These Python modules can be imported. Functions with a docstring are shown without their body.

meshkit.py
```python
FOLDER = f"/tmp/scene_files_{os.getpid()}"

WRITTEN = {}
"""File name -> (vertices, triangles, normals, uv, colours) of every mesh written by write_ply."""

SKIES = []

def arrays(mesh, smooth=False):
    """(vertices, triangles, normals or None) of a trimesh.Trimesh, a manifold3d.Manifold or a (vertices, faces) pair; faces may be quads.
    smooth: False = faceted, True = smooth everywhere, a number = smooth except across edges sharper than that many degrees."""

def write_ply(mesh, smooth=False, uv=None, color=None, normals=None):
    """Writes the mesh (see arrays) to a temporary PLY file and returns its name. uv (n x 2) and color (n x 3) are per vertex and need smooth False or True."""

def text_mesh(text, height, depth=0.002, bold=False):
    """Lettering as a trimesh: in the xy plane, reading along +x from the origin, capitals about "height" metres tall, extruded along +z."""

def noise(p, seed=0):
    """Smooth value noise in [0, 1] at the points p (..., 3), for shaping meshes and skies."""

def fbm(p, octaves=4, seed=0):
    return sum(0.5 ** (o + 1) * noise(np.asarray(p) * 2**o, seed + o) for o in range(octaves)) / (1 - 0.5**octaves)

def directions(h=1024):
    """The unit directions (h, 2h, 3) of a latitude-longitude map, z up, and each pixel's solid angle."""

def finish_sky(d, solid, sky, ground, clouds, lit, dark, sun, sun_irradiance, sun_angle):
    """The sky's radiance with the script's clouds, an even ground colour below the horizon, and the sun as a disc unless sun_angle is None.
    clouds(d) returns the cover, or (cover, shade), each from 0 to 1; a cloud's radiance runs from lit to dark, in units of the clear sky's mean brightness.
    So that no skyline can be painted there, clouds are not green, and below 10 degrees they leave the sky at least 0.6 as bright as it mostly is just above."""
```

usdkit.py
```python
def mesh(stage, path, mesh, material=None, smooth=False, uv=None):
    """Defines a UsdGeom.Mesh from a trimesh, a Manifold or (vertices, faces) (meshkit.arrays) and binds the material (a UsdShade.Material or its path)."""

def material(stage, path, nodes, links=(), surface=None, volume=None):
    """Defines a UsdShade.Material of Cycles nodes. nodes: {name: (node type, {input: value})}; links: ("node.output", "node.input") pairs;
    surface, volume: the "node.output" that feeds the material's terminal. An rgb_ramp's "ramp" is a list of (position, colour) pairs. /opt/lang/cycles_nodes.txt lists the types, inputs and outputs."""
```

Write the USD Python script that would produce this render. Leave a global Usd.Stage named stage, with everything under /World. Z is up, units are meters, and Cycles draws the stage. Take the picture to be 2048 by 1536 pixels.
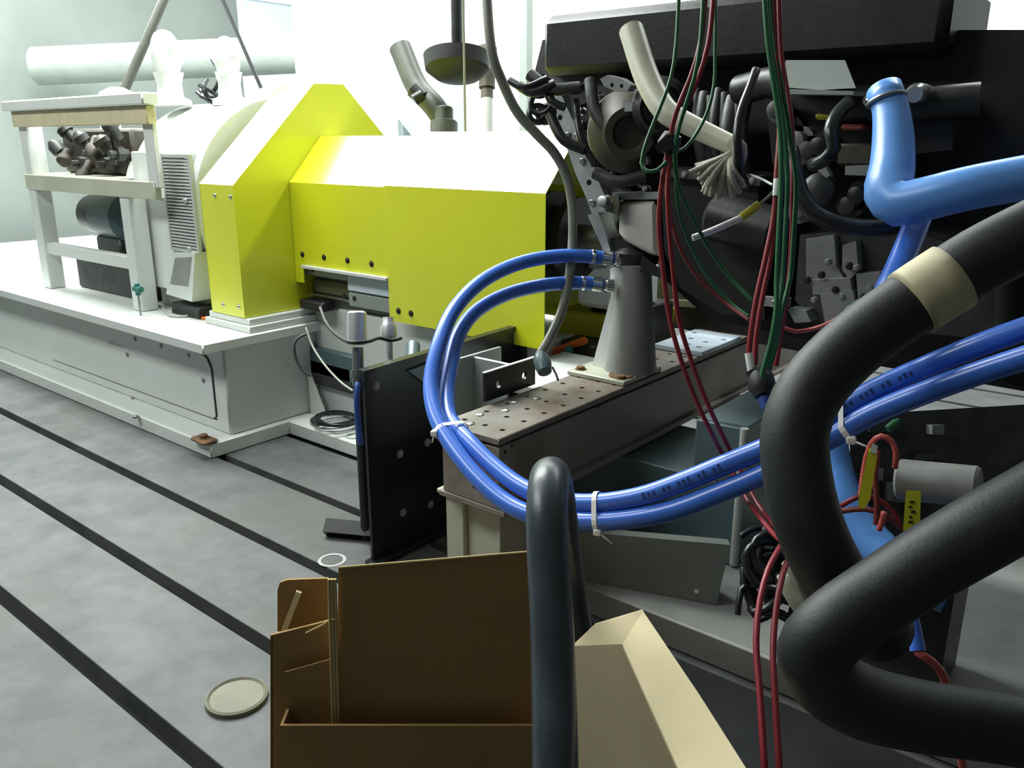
import math, random
import numpy as np, trimesh, manifold3d, usdkit, meshkit
from manifold3d import Manifold, CrossSection
from pxr import Usd, UsdGeom, UsdLux, UsdShade, Gf, Sdf

stage = Usd.Stage.CreateInMemory()
UsdGeom.SetStageUpAxis(stage, UsdGeom.Tokens.z)
UsdGeom.SetStageMetersPerUnit(stage, 1.0)
UsdGeom.Xform.Define(stage, '/World')
UsdGeom.Scope.Define(stage, '/World/Looks')
random.seed(4); RNG = np.random.default_rng(4)

# ------------------------------------------------------------------ camera
FPX, W, H = 1669.0, 2048, 1536
PITCH, YAW, CAM_Z = math.atan(490 / 1669.0), math.radians(39.4), 1.5
EXPOSURE = 0.0
cam = UsdGeom.Camera.Define(stage, '/World/camera')
cam.CreateFocalLengthAttr(24.0)
cam.CreateHorizontalApertureAttr(24.0 * W / FPX)
cam.CreateVerticalApertureAttr(24.0 * H / FPX)
cam.CreateClippingRangeAttr((0.05, 200.0))
cam.CreateExposureAttr(EXPOSURE)
# world x runs along the machine's shaft, y along the floor's cross direction; the camera looks 39.4 degrees off y
FWD = np.array([-math.sin(YAW) * math.cos(PITCH), math.cos(YAW) * math.cos(PITCH), -math.sin(PITCH)])
RGT = np.array([math.cos(YAW), math.sin(YAW), 0.0])
UPV = np.cross(RGT, FWD)
CAM = np.array([0.0, 0.0, CAM_Z])
mt = np.eye(4); mt[0, :3], mt[1, :3], mt[2, :3], mt[3, :3] = RGT, UPV, -FWD, CAM
cam.AddTransformOp().Set(Gf.Matrix4d(*mt.ravel().tolist()))

# ------------------------------------------------------------------ light: two rows of cool fluorescent panels under the hall's ceiling, and faint light from the open hall behind
LAMPS = [  # x, y, z, length along x, width along y, radiance
    (-5.9, 2.45, 4.2, 6.2, 1.1, 31.0),
    (-4.6, -0.6, 4.2, 4.6, 0.9, 16.0),
    (-3.9, 5.0, 4.2, 7.4, 0.6, 26.0),
]
LAMP_COLOUR = (0.95, 1.0, 0.985)
AMBIENT = 0.02
dome = UsdLux.DomeLight.Define(stage, '/World/hall_light')
dome.CreateIntensityAttr(AMBIENT); dome.CreateColorAttr((0.92, 1.0, 1.0))
for i, (x, y, z, lx, ly, rad) in enumerate(LAMPS):
    L = UsdLux.RectLight.Define(stage, '/World/lamp_light' + ('_%03d' % i if i else ''))
    L.CreateWidthAttr(lx); L.CreateHeightAttr(ly); L.CreateIntensityAttr(rad); L.CreateColorAttr(LAMP_COLOUR)
    L.CreateNormalizeAttr(False)
    L.AddTranslateOp().Set((x, y, z - 0.06))


# ------------------------------------------------------------------ helpers
def ray(px, py):
    return FWD + RGT * (px - W / 2) / FPX - UPV * (py - H / 2) / FPX
def P(px, py, d): return CAM + ray(px, py) * d               # a point of the place, d metres deep
def PL(px, py, ax, v):
    r = ray(px, py); return CAM + r * (v - CAM[ax]) / r[ax]
def PX(px, py, v): return PL(px, py, 0, v)
def PY(px, py, v): return PL(px, py, 1, v)
def PZ(px, py, v): return PL(px, py, 2, v)

def tm(m):
    if isinstance(m, Manifold):
        q = m.to_mesh(); return trimesh.Trimesh(np.array(q.vert_properties[:, :3]), np.array(q.tri_verts), process=False)
    return m
def cat(*ms):
    ms = [tm(m) for m in (ms[0] if len(ms) == 1 and isinstance(ms[0], (list, tuple)) else ms)]
    return trimesh.util.concatenate(ms)
def man(m):
    return m if isinstance(m, Manifold) else Manifold(manifold3d.Mesh(np.asarray(m.vertices, np.float32), np.asarray(m.faces, np.uint32)))
def hull(pts): return Manifold.hull_points(np.asarray(pts, float))
def box(lo, hi, b=0.0):
    """A box with its edges chamfered by b."""
    lo, hi = np.minimum(lo, hi).astype(float), np.maximum(lo, hi).astype(float)
    b = min(b, 0.45 * float((hi - lo).min()))
    pts = []
    for s in np.ndindex(2, 2, 2):
        c = np.where(s, hi, lo); q = np.where(s, -1, 1) * b
        if b == 0: pts.append(c)
        else:
            for k in range(3):
                e = c + q; e[k] = c[k]; pts.append(e)
    return hull(pts)
def rotz(m, ang, at): 
    m = tm(m).copy(); R = trimesh.transformations.rotation_matrix(ang, [0, 0, 1], at); m.apply_transform(R); return m
def section(pts):
    return CrossSection([np.asarray(pts, float)], manifold3d.FillRule.NonZero) if len(pts) else None
def _ccw(p):
    p = np.asarray(p, float); a = 0.5 * np.sum(p[:, 0] * np.roll(p[:, 1], -1) - np.roll(p[:, 0], -1) * p[:, 1])
    return p if a > 0 else p[::-1]
def extr(pts, h, holes=()):
    c = CrossSection([_ccw(pts)])
    for hp in holes: c = c - CrossSection([_ccw(hp)])
    return c.extrude(h)
def exX(yz, x0, x1, holes=()):
    m = extr(yz, abs(x1 - x0), holes)
    return m.transform(np.array([[0, 0, 1, min(x0, x1)], [1, 0, 0, 0], [0, 1, 0, 0]], float))
def exY(xz, y0, y1, holes=()):
    m = extr([(b, a) for a, b in xz], abs(y1 - y0), [[(b, a) for a, b in h] for h in holes])
    return m.transform(np.array([[0, 1, 0, 0], [0, 0, 1, min(y0, y1)], [1, 0, 0, 0]], float))
def exZ(xy, z0, z1, holes=()):
    return extr(xy, abs(z1 - z0), holes).translate((0, 0, min(z0, z1)))
def circle(c, r, n=20): return [(c[0] + r * math.cos(t), c[1] + r * math.sin(t)) for t in np.linspace(0, 2 * math.pi, n, endpoint=False)]
def frame(d):
    d = np.asarray(d, float) / np.linalg.norm(d)
    u = np.cross(d, [0, 0, 1.0] if abs(d[2]) < 0.9 else [1.0, 0, 0]); u /= np.linalg.norm(u)
    return d, u, np.cross(d, u)
def lathe(a, b, prof, n=24):
    """A turned solid from point a towards b; prof: (distance from a, radius)."""
    a = np.asarray(a, float); d, u, v = frame(np.asarray(b, float) - a)
    t = np.linspace(0, 2 * math.pi, n, endpoint=False)
    ring = np.cos(t)[:, None] * u + np.sin(t)[:, None] * v
    V = [a + d * prof[0][0]]; F = []
    for s, r in prof: V.extend(a + d * s + ring * r)
    V.append(a + d * prof[-1][0]); V = np.array(V)
    for j in range(n):
        k = (j + 1) % n
        F.append((0, 1 + k, 1 + j))
        for i in range(len(prof) - 1):
            p, q = 1 + i * n, 1 + (i + 1) * n
            F += [(p + j, p + k, q + k), (p + j, q + k, q + j)]
        p = 1 + (len(prof) - 1) * n
        F.append((len(V) - 1, p + j, p + k))
    return trimesh.Trimesh(V, F, process=False)
def cyl(a, b, r, n=20, ch=0.0):
    L = float(np.linalg.norm(np.asarray(b, float) - np.asarray(a, float)))
    return lathe(a, b, [(0, r - ch), (ch, r), (L - ch, r), (L, r - ch)] if ch else [(0, r), (L, r)], n)
def bolt(p, n, r=0.012, h=0.01, sides=6): 
    n = np.asarray(n, float) / np.linalg.norm(n); p = np.asarray(p, float)
    return lathe(p - n * 0.003, p + n, [(0, r * 1.35), (0.005, r * 1.35), (0.005, r), (h, r), (h + 0.002, r * .8)], sides if sides > 6 else 12)
def spline(pts, step=0.02):
    p = np.asarray(pts, float); p = np.vstack([2 * p[0] - p[1], p, 2 * p[-1] - p[-2]]); out = []
    for i in range(1, len(p) - 2):
        p0, p1, p2, p3 = p[i - 1:i + 3]
        t0 = 0; t1 = np.linalg.norm(p1 - p0) ** .5; t2 = t1 + np.linalg.norm(p2 - p1) ** .5; t3 = t2 + np.linalg.norm(p3 - p2) ** .5
        n = max(2, int(np.linalg.norm(p2 - p1) / step))
        for t in np.linspace(t1, t2, n, endpoint=False):
            a1 = (t1 - t) / (t1 - t0) * p0 + (t - t0) / (t1 - t0) * p1; a2 = (t2 - t) / (t2 - t1) * p1 + (t - t1) / (t2 - t1) * p2
            a3 = (t3 - t) / (t3 - t2) * p2 + (t - t2) / (t3 - t2) * p3
            b1 = (t2 - t) / (t2 - t0) * a1 + (t - t0) / (t2 - t0) * a2; b2 = (t3 - t) / (t3 - t1) * a2 + (t - t1) / (t3 - t1) * a3
            out.append((t2 - t) / (t2 - t1) * b1 + (t - t1) / (t2 - t1) * b2)
    out.append(p[-2]); return np.array(out)
def sweep(path, r, n=14):
    """A round tube along a polyline; r a number or one per point; ends closed."""
    path = np.asarray(path, float); m = len(path); r = np.broadcast_to(np.asarray(r, float), m)
    T = np.gradient(path, axis=0); T /= np.linalg.norm(T, axis=1, keepdims=True)
    _, u, _ = frame(T[0]); V = []; t = np.linspace(0, 2 * math.pi, n, endpoint=False)
    for i in range(m):
        u = u - T[i] * (u @ T[i]); u /= np.linalg.norm(u); v = np.cross(T[i], u)
        V.append(path[i] + r[i] * (np.cos(t)[:, None] * u + np.sin(t)[:, None] * v))
    V = np.vstack(V + [path[:1], path[-1:]]); F = []
    for i in range(m - 1):
        for j in range(n):
            k = (j + 1) % n; a, b = i * n, (i + 1) * n
            F += [(a + j, a + k, b + k), (a + j, b + k, b + j)]
    for j in range(n):
        k = (j + 1) % n; F += [(m * n, k, j), (m * n + 1, (m - 1) * n + j, (m - 1) * n + k)]
    return trimesh.Trimesh(V, F, process=False)
def tube(pts, r, n=14, step=0.02):
    s = spline(pts, step)
    if np.ndim(r):   # radii per control point
        q = np.asarray(pts, float); d = np.r_[0, np.cumsum(np.linalg.norm(np.diff(q, axis=0), axis=1))]
        e = np.r_[0, np.cumsum(np.linalg.norm(np.diff(s, axis=0), axis=1))]
        r = np.interp(e / e[-1], d / d[-1], r)
    return sweep(s, r, n)
def PP(*pts): return [P(*p) for p in pts]
def torus(c, axis, R, r, n=24, m=10):
    d, u, v = frame(axis); t = np.linspace(0, 2 * math.pi, n + 1)
    V, F = [], []
    for a in t[:-1]:
        e = np.cos(a) * u + np.sin(a) * v
        for b in np.linspace(0, 2 * math.pi, m, endpoint=False): V.append(np.asarray(c) + e * (R + r * np.cos(b)) + d * r * np.sin(b))
    for i in range(n):
        for j in range(m):
            a, b, k = i * m, ((i + 1) % n) * m, (j + 1) % m
            F += [(a + j, b + j, b + k), (a + j, b + k, a + k)]
    return trimesh.Trimesh(np.array(V), F, process=False)

# ------------------------------------------------------------------ prims
_count, LOC = {}, {}
def numbered(path):
    n = _count.get(path, 0); _count[path] = n + 1
    return path if n == 0 else '%s_%03d' % (path, n)
def data(prim, label=None, category=None, group=None, kind=None):
    for k, v in (('label', label), ('category', category), ('group', group), ('kind', kind)):
        if v: prim.SetCustomDataByKey(k, v)
    return prim
def thing(name, label, category, loc=(0, 0, 0), group=None):
    path = numbered('/World/' + name); x = UsdGeom.Xform.Define(stage, path); x.AddTranslateOp().Set(tuple(map(float, loc)))
    LOC[path] = np.asarray(loc, float); data(x.GetPrim(), label, category, group); return path
def obj(name, mesh, m, parent=None, smooth=42, label=None, category=None, group=None, kind=None):
    path = numbered((parent or '/World') + '/' + name); mesh = tm(mesh).copy()
    if parent is None:
        lo, hi = mesh.bounds; loc = np.array([(lo[0] + hi[0]) / 2, (lo[1] + hi[1]) / 2, lo[2]])
    else: loc = LOC[parent]
    mesh.apply_translation(-loc)
    g = usdkit.mesh(stage, path, mesh, m, smooth=smooth)
    if parent is None: g.AddTranslateOp().Set(tuple(map(float, loc)))
    LOC[path] = loc; data(g.GetPrim(), label, category, group, kind); return path
def struct(name, mesh, m, parent=None, smooth=42): return obj(name, mesh, m, parent, smooth, kind=None if parent else 'structure')

# ------------------------------------------------------------------ materials
def mat(name, col, rough=0.5, metal=0.0, spec=0.5, col2=None, scale=6.0, lo=0.35, hi=0.65, bump=0.0, bscale=60.0, coat=0.0, coat_rough=0.2, detail=4.0, col3=None, scale3=1.5, lo3=.5, hi3=.7):
    nodes = {'p': ('principled_bsdf', {'base_color': col, 'roughness': rough, 'metallic': metal, 'specular_ior_level': spec, 'coat_weight': coat, 'coat_roughness': coat_rough})}
    links = []
    if col2 is not None or bump:
        nodes['g'] = ('texture_coordinate', {})
    if col2 is not None:
        nodes['n'] = ('noise_texture', {'scale': scale, 'detail': detail, 'roughness': 0.6}); nodes['r'] = ('rgb_ramp', {'ramp': [(lo, col), (hi, col2)]})
        links += [('g.object', 'n.vector'), ('n.fac', 'r.fac')]
        if col3 is not None:
            nodes['n3'] = ('noise_texture', {'scale': scale3, 'detail': 5.0, 'roughness': 0.65}); nodes['r3'] = ('rgb_ramp', {'ramp': [(lo3, (0, 0, 0)), (hi3, (1, 1, 1))]})
            nodes['mx'] = ('mix_color', {'b': col3})
            links += [('g.object', 'n3.vector'), ('n3.fac', 'r3.fac'), ('r3.color', 'mx.fac'), ('r.color', 'mx.a'), ('mx.result', 'p.base_color')]
        else: links.append(('r.color', 'p.base_color'))
    if bump:
        nodes['bn'] = ('noise_texture', {'scale': bscale, 'detail': 3.0}); nodes['b'] = ('bump', {'strength': 0.5, 'distance': bump})
        links += [('g.object', 'bn.vector'), ('bn.fac', 'b.height'), ('b.normal', 'p.normal')]
    return usdkit.material(stage, '/World/Looks/' + name, nodes, links, surface='p.BSDF')
M = {}
M['iron_floor'] = mat('iron_floor', (.060, .065, .066), .6, 0, .4, (.108, .111, .110), 5.0, .36, .68, .0006, 90, col3=(.056, .056, .040), scale3=1.3, lo3=.52, hi3=.75)
M['groove'] = mat('groove', (.012, .013, .012), .7)
M['white_paint'] = mat('white_paint', (.62, .66, .62), .38, 0, .5, (.54, .58, .53), 3.0, .35, .7, .0004, 40)
M['machine_white'] = mat('machine_white', (.66, .69, .66), .36, 0, .5, (.60, .63, .59), 2.0, .35, .7)
M['cream_paint'] = mat('cream_paint', (.50, .51, .40), .45, 0, .5, (.42, .43, .33), 4.0, .35, .7)
M['grey_green'] = mat('grey_green', (.34, .38, .35), .45, 0, .5, (.28, .32, .29), 4.0)
M['yellow'] = mat('yellow', (.70, .735, .012), .34, 0, .8, (.66, .70, .012), 1.6, .4, .65, .0002, 25, coat=1.0, coat_rough=.34)
M['yellow_dull'] = mat('yellow_dull', (.42, .40, .02), .5)
M['yellow_tag'] = mat('yellow_tag', (.72, .70, .02), .5)
M['wall_white'] = mat('wall_white', (.86, .88, .88), .7)
M['wall_grey'] = mat('wall_grey', (.22, .25, .23), .7, 0, .3, (.19, .215, .2), 1.2)
M['ceiling'] = mat('ceiling', (.70, .71, .70), .8)
M['pale_blue_white'] = mat('pale_blue_white', (.60, .70, .78), .35)
M['black_paint'] = mat('black_paint', (.010, .011, .013), .22, 0, .5, (.016, .017, .019), 4)
M['black_rubber'] = mat('black_rubber', (.013, .014, .015), .5, 0, .4, (.019, .02, .021), 9, .35, .7)
M['foam_rubber'] = mat('foam_rubber', (.010, .012, .0135), .55, 0, .5, (.016, .0185, .020), 30, .35, .7, .0008, 220)
M['grey_hose_rubber'] = mat('grey_hose_rubber', (.032, .043, .052), .35, 0, .5, (.052, .066, .075), 12, .35, .7, .0005, 120)
M['blue_hose'] = mat('blue_hose', (.045, .155, .62), .30, 0, .5, (.055, .175, .66), 9, .35, .7, coat=.2, coat_rough=.15)
M['blue_silicone'] = mat('blue_silicone', (.12, .33, .80), .34, 0, .5, (.14, .36, .83), 5, .35, .7, .0004, 60)
M['blue_print'] = mat('blue_print', (.015, .04, .17), .5)
M['dark_blue'] = mat('dark_blue', (.02, .06, .25), .4)
M['red_wire'] = mat('red_wire', (.24, .02, .028), .38, 0, .5)
M['brown_red'] = mat('brown_red', (.17, .03, .025), .5)
M['pink_red'] = mat('pink_red', (.55, .10, .09), .4)
M['green_wire'] = mat('green_wire', (.012, .115, .04), .4)
M['teal_plastic'] = mat('teal_plastic', (.02, .15, .12), .5)
M['orange'] = mat('orange', (.80, .16, .02), .45)
M['white_plastic'] = mat('white_plastic', (.82, .84, .82), .4)
M['grey_cable'] = mat('grey_cable', (.19, .20, .165), .4, 0, .5, (.24, .25, .20), 9)
M['pale_cable'] = mat('pale_cable', (.42, .44, .42), .4)
M['black_cable'] = mat('black_cable', (.012, .014, .016), .3)
M['chrome'] = mat('chrome', (.72, .73, .73), .17, 1.0)
M['satin_alu'] = mat('satin_alu', (.66, .67, .67), .42, .75)
M['steel'] = mat('steel', (.42, .43, .42), .36, 1.0, .5, (.33, .34, .33), 8)
M['cast_alu'] = mat('cast_alu', (.36, .375, .37), .55, .55, .5, (.27, .285, .285), 14, .35, .7, .0012, 60)
M['cast_grey'] = mat('cast_grey', (.27, .275, .26), .55, .1, .5, (.21, .215, .20), 8, .35, .7, .001, 60)
M['cast_dark'] = mat('cast_dark', (.045, .047, .046), .5, .3, .5, (.085, .087, .08), 12, .4, .7, .0015, 50)
M['engine_black'] = mat('engine_black', (.013, .014, .014), .42, .1, .5, (.024, .025, .024), 9, .4, .7, .001, 60)
M['engine_brown'] = mat('engine_brown', (.075, .062, .045), .55, .2, .5, (.045, .042, .034), 8)
M['rusty_top'] = mat('rusty_top', (.20, .165, .135), .5, .15, .5, (.27, .25, .215), 7, .35, .65, .0005, 60, col3=(.155, .105, .065), scale3=3.2, lo3=.52, hi3=.68)
M['beam_side'] = mat('beam_side', (.25, .22, .195), .48, .15, .5, (.30, .27, .235), 5, .35, .7, .0005, 50, col3=(.15, .115, .07), scale3=2.4, lo3=.55, hi3=.72)
M['rust'] = mat('rust', (.20, .11, .05), .7, 0, .3, (.12, .07, .035), 20)
M['cardboard'] = mat('cardboard', (.34, .21, .085), .8, 0, .2, (.30, .185, .075), 5, .35, .7, .0003, 140)
M['cardboard_light'] = mat('cardboard_light', (.62, .53, .33), .75, 0, .25, (.57, .49, .30), 5)
M['cardboard_edge'] = mat('cardboard_edge', (.48, .37, .16), .8)
M['mount_cast'] = mat('mount_cast', (.50, .50, .44), .6, 0, .4, (.40, .40, .35), 10, .35, .7, .0012, 60)
M['dark_olive'] = mat('dark_olive', (.040, .045, .032), .5, 0, .5, (.06, .065, .05), 8)
M['lid_tan'] = mat('lid_tan', (.20, .195, .14), .6, 0, .3, (.16, .155, .11), 6)
M['wood'] = mat('wood', (.66, .58, .34), .6)
M['teal_panel'] = mat('teal_panel', (.095, .145, .155), .36, 0, .5, (.08, .125, .135), 3)
M['dark_case'] = mat('dark_case', (.15, .17, .15), .42, 0, .5, (.115, .13, .115), 3, .35, .7, .0004, 50)
M['brush_fibre'] = mat('brush_fibre', (.34, .33, .27), .8)
M['cream_pipe'] = mat('cream_pipe', (.55, .55, .43), .4, 0, .5, (.45, .45, .35), 6)
M['tan_tape'] = mat('tan_tape', (.62, .56, .36), .6, 0, .4, (.52, .47, .30), 9, .35, .7, .0005, 40)
M['olive'] = mat('olive', (.11, .115, .06), .5, 0, .5, (.07, .08, .05), 8)
M['plaster_mark'] = mat('plaster_mark', (.34, .36, .35), .8)
M['lamp'] = usdkit.material(stage, '/World/Looks/lamp', {'e': ('emission', {'color': LAMP_COLOUR, 'strength': 6.0})}, surface='e.emission')
M['lamp_body'] = mat('lamp_body', (.7, .7, .7), .5)

# ================================================================== SETTING
fl = obj('floor', box((-9, -2.5, -.10), (3, 7, -.07)), M['groove'], kind='structure')
edges = [0.0425 + .4045 * k for k in range(-6, 17)]                # groove centres, 0.4045 m apart
GW = .024
for a, b in zip(edges[:-1], edges[1:]):
    obj('floor_strip', box((-8.98, a + GW, -.07), (2.98, b - GW, 0), .002), M['iron_floor'], fl)
struct('wall_back', box((-9, 6.9, 0), (3, 7.0, 4.4)), M['wall_white'])
struct('wall_left', box((-9.1, -2.5, 0), (-9.0, 7, 4.4)), M['wall_grey'])
struct('ceiling', box((-9, -2.5, 4.4), (3, 7, 4.5)), M['ceiling'])
for i, (x, y, z, lx, ly, rad) in enumerate(LAMPS):
    t = thing('ceiling_lamp', ['long fluorescent ceiling fixture above the dynamometer', 'long fluorescent ceiling fixture above the open bed plate', 'narrow fluorescent ceiling fixture along the white wall'][i], 'ceiling lamp', (x, y, z))
    obj('housing', box((x - lx / 2 - .05, y - ly / 2 - .05, z - .05), (x + lx / 2 + .05, y + ly / 2 + .05, z + .06), .01), M['lamp_body'], t)
    obj('hanger', box((x - .02, y - .02, z + .05), (x + .02, y + .02, 4.4)), M['lamp_body'], t)
obj('chalk_ring', exZ(circle((-2.285, 1.73), .052, 32), 0, .0015, [circle((-2.285, 1.73), .040, 32)]), M['plaster_mark'], label='white chalk ring drawn on the grey iron floor', category='floor mark')
obj('round_lid', lathe(PZ(474, 1398, 0), PZ(474, 1398, 0) + (0, 0, 1), [(0, .085), (.012, .085), (.016, .078), (.010, .072), (.012, .02)], 40), M['lid_tan'], label='round cream lid lying on the floor beside the carton', category='lid')

# ================================================================== MACHINE BASE (white welded bed under the dynamometer)
BZ = .577
t = thing('machine_base', 'white welded steel machine base under the dynamometer', 'machine base', (-5.5, 2.7, 0))
obj('flange', box((-8.6, 2.01, 0), (-3.55, 3.9, .075), .006), M['machine_white'], t)
obj('body', box((-8.55, 2.15, .07), (-3.585, 3.8, .53), .012), M['machine_white'], t)
obj('top_plate', box((-8.6, 2.015, .525), (-3.53, 3.85, BZ), .006), M['machine_white'], t)
pa, pb = PY(262, 797, 2.15), PY(418, 862, 2.15)
prof = [(-5.6, .14), (-3.72, .14), (-3.70, .16), (-3.70, .40), (-3.73, .45), (-3.80, .475), (-5.6, .475)]
obj('access_panel', exY(prof, 2.141, 2.152), M['machine_white'], t)
obj('panel_seam', cat(cyl((-3.697, 2.149, .15), (-3.697, 2.149, .40), .004, 8), cyl((-5.6, 2.149, .137), (-3.70, 2.149, .137), .004, 8), tube([(-3.697, 2.149, .40), (-3.725, 2.149, .452), (-3.80, 2.149, .478), (-3.88, 2.149, .48)], .004, 8)), M['groove'], t)
for px, py in [(255, 709), (270, 678), (322, 692), (377, 711), (407, 760), (265, 798)]:
    obj('screw', bolt(PY(px, py, 2.141), (0, -1, 0), .011, .008), M['steel'], t)
obj('name_plate', box(PY(216, 681, 2.141) - (0, .004, .012), PY(246, 697, 2.141) + (0, .001, .012), .001), M['grey_green'], t)
obj('anchor_screw', bolt(PZ(272, 834, .075), (0, 0, 1), .014, .01), M['steel'], t)
c = PZ(408, 884, .075)
obj('flange_clamp', cat(box(c + (-.07, -.035, 0), c + (.06, .045, .02), .008), bolt(c + (0, 0, .02), (0, 0, 1), .02, .022)), M['rust'], t, label='rusty brown clamp on the flange corner')
# raised foot plate and bearing pedestal beyond the base's end
obj('foot_plate', box((-3.95, 2.285, BZ), (-3.55, 3.6, .612), .004), M['machine_white'], t)
obj('foot_plate', box((-3.93, 2.30, .612), (-3.57, 3.5, .645), .004), M['machine_white'], t)
t = thing('bearing_pedestal', 'white low pedestal carrying the shaft under the yellow cover', 'pedestal', (-2.8, 2.9, 0))
obj('flange', box((-3.55, 2.47, 0), (-2.05, 3.6, .075), .006), M['machine_white'], t)
obj('body', box((-3.58, 2.70, .07), (-2.10, 3.4, .66), .01), M['machine_white'], t)
obj('rib', exY([(-3.56, .075), (-3.44, .075), (-3.56, .3)], 2.62, 2.64), M['machine_white'], t)
t = thing('shaft_housing', 'grey steel shaft housing showing below the cover\'s cut-out', 'shaft housing', (-3.2, 2.8, .66))
obj('housing_block', box((-3.57, 2.72, .66), (-2.86, 3.1, .90), .008), M['cast_grey'], t)
obj('plain_plate', box((-3.25, 2.665, .775), (-2.87, 2.72, .875), .004), M['pale_blue_white'], t)
obj('plain_plate', box((-3.24, 2.66, .70), (-2.87, 2.72, .768), .004), M['grey_green'], t)
obj('dark_window', box((-3.57, 2.70, .73), (-3.26, 2.725, .80), .003), M['olive'], t)
obj('rail', box((-3.58, 2.66, .825), (-3.25, 2.72, .87), .003), M['grey_green'], t)
obj('rail', box((-3.58, 2.67, .715), (-3.20, 2.72, .727), .003), M['steel'], t)
for px, py in [(688, 592), (709, 597)]: obj('screw', bolt(PY(px, py, 2.66), (0, -1, 0), .010, .006), M['engine_black'], t)
for px, py in [(608, 535), (626, 541)]: obj('screw', bolt(PY(px, py, 2.66), (0, -1, 0), .007, .006), M['engine_black'], t)
obj('switch_box', box((-3.57, 2.60, .655), (-3.38, 2.69, .705), .01), M['black_rubber'], t)

# ================================================================== YELLOW GUARDS
GP = [(2.297, .647), (2.297, 1.288), (2.812, 1.768), (3.0, 1.772), (3.513, 1.288), (3.513, .647)]
def inset(poly, d, keep_bottom=False):
    q = CrossSection([_ccw(poly)]).offset(-d, manifold3d.JoinType.Miter).to_polygons()[0]
    return [tuple(p) for p in q]
t = thing('shaft_guard', 'tall yellow octagonal steel guard standing on the white base', 'machine guard', (-3.75, 2.905, .647))
outer = exX(GP, -3.89, -3.60); inner = exX(inset(GP, .004), -3.95, -3.604)
obj('shell', outer - inner, M['yellow'], t)
obj('flange_lip', exX(GP, -3.892, -3.888, [inset(GP, .03)]), M['yellow'], t)
for px, py in [(430, 391), (461, 394), (447, 609), (478, 613)]:
    obj('bolt', bolt(PY(px, py, 2.297), (0, -1, 0), .009, .008, 12), M['chrome'], t)
def cover_poly(y0, zb, zt, ch_y, ch_z):
    m = 2 * 2.905
    return [(y0, zb), (y0, zt), (y0 + ch_y, zt + ch_z), (m - y0 - ch_y, zt + ch_z), (m - y0, zt), (m - y0, zb)]
c1 = cover_poly(2.618, .885, 1.292, .211, .223); c2 = cover_poly(2.612, .681, 1.299, .215, .232)
t = thing('coupling_cover', 'yellow shaft cover beside the octagonal guard with four dark screws', 'machine guard', (-3.2, 2.905, .885))
def shell_of(poly, x0, x1, d=.004):
    inn = [(y, z if z > poly[0][1] + .01 else z - .1) for y, z in poly]
    return exX(poly, x0, x1) - exX(inset(inn, d), x0 - .1, x1 + .1)
obj('shell', shell_of(c1, -3.598, -2.884), M['yellow'], t)
obj('end_strip', box((-3.598, 2.616, .79), (-3.53, 2.622, .89)), M['yellow'], t)
obj('lower_edge', box((-3.53, 2.600, .868), (-2.892, 2.640, .884), .002), M['machine_white'], t)
for px, py in [(605, 509), (648, 515), (695, 521), (743, 528)]:
    obj('screw', bolt(PY(px, py, 2.618), (0, -1, 0), .011, .008), M['engine_black'], t)
t = thing('coupling_cover', 'long deep yellow shaft cover with an open end beside the engine', 'machine guard', (-2.4, 2.905, .681))
obj('shell', shell_of(c2, -2.89, -1.979), M['yellow'], t)
for px, py in [(797, 622), (822, 627)]:
    obj('screw', bolt(PY(px, py, 2.612), (0, -1, 0), .011, .008), M['engine_black'], t)
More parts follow.
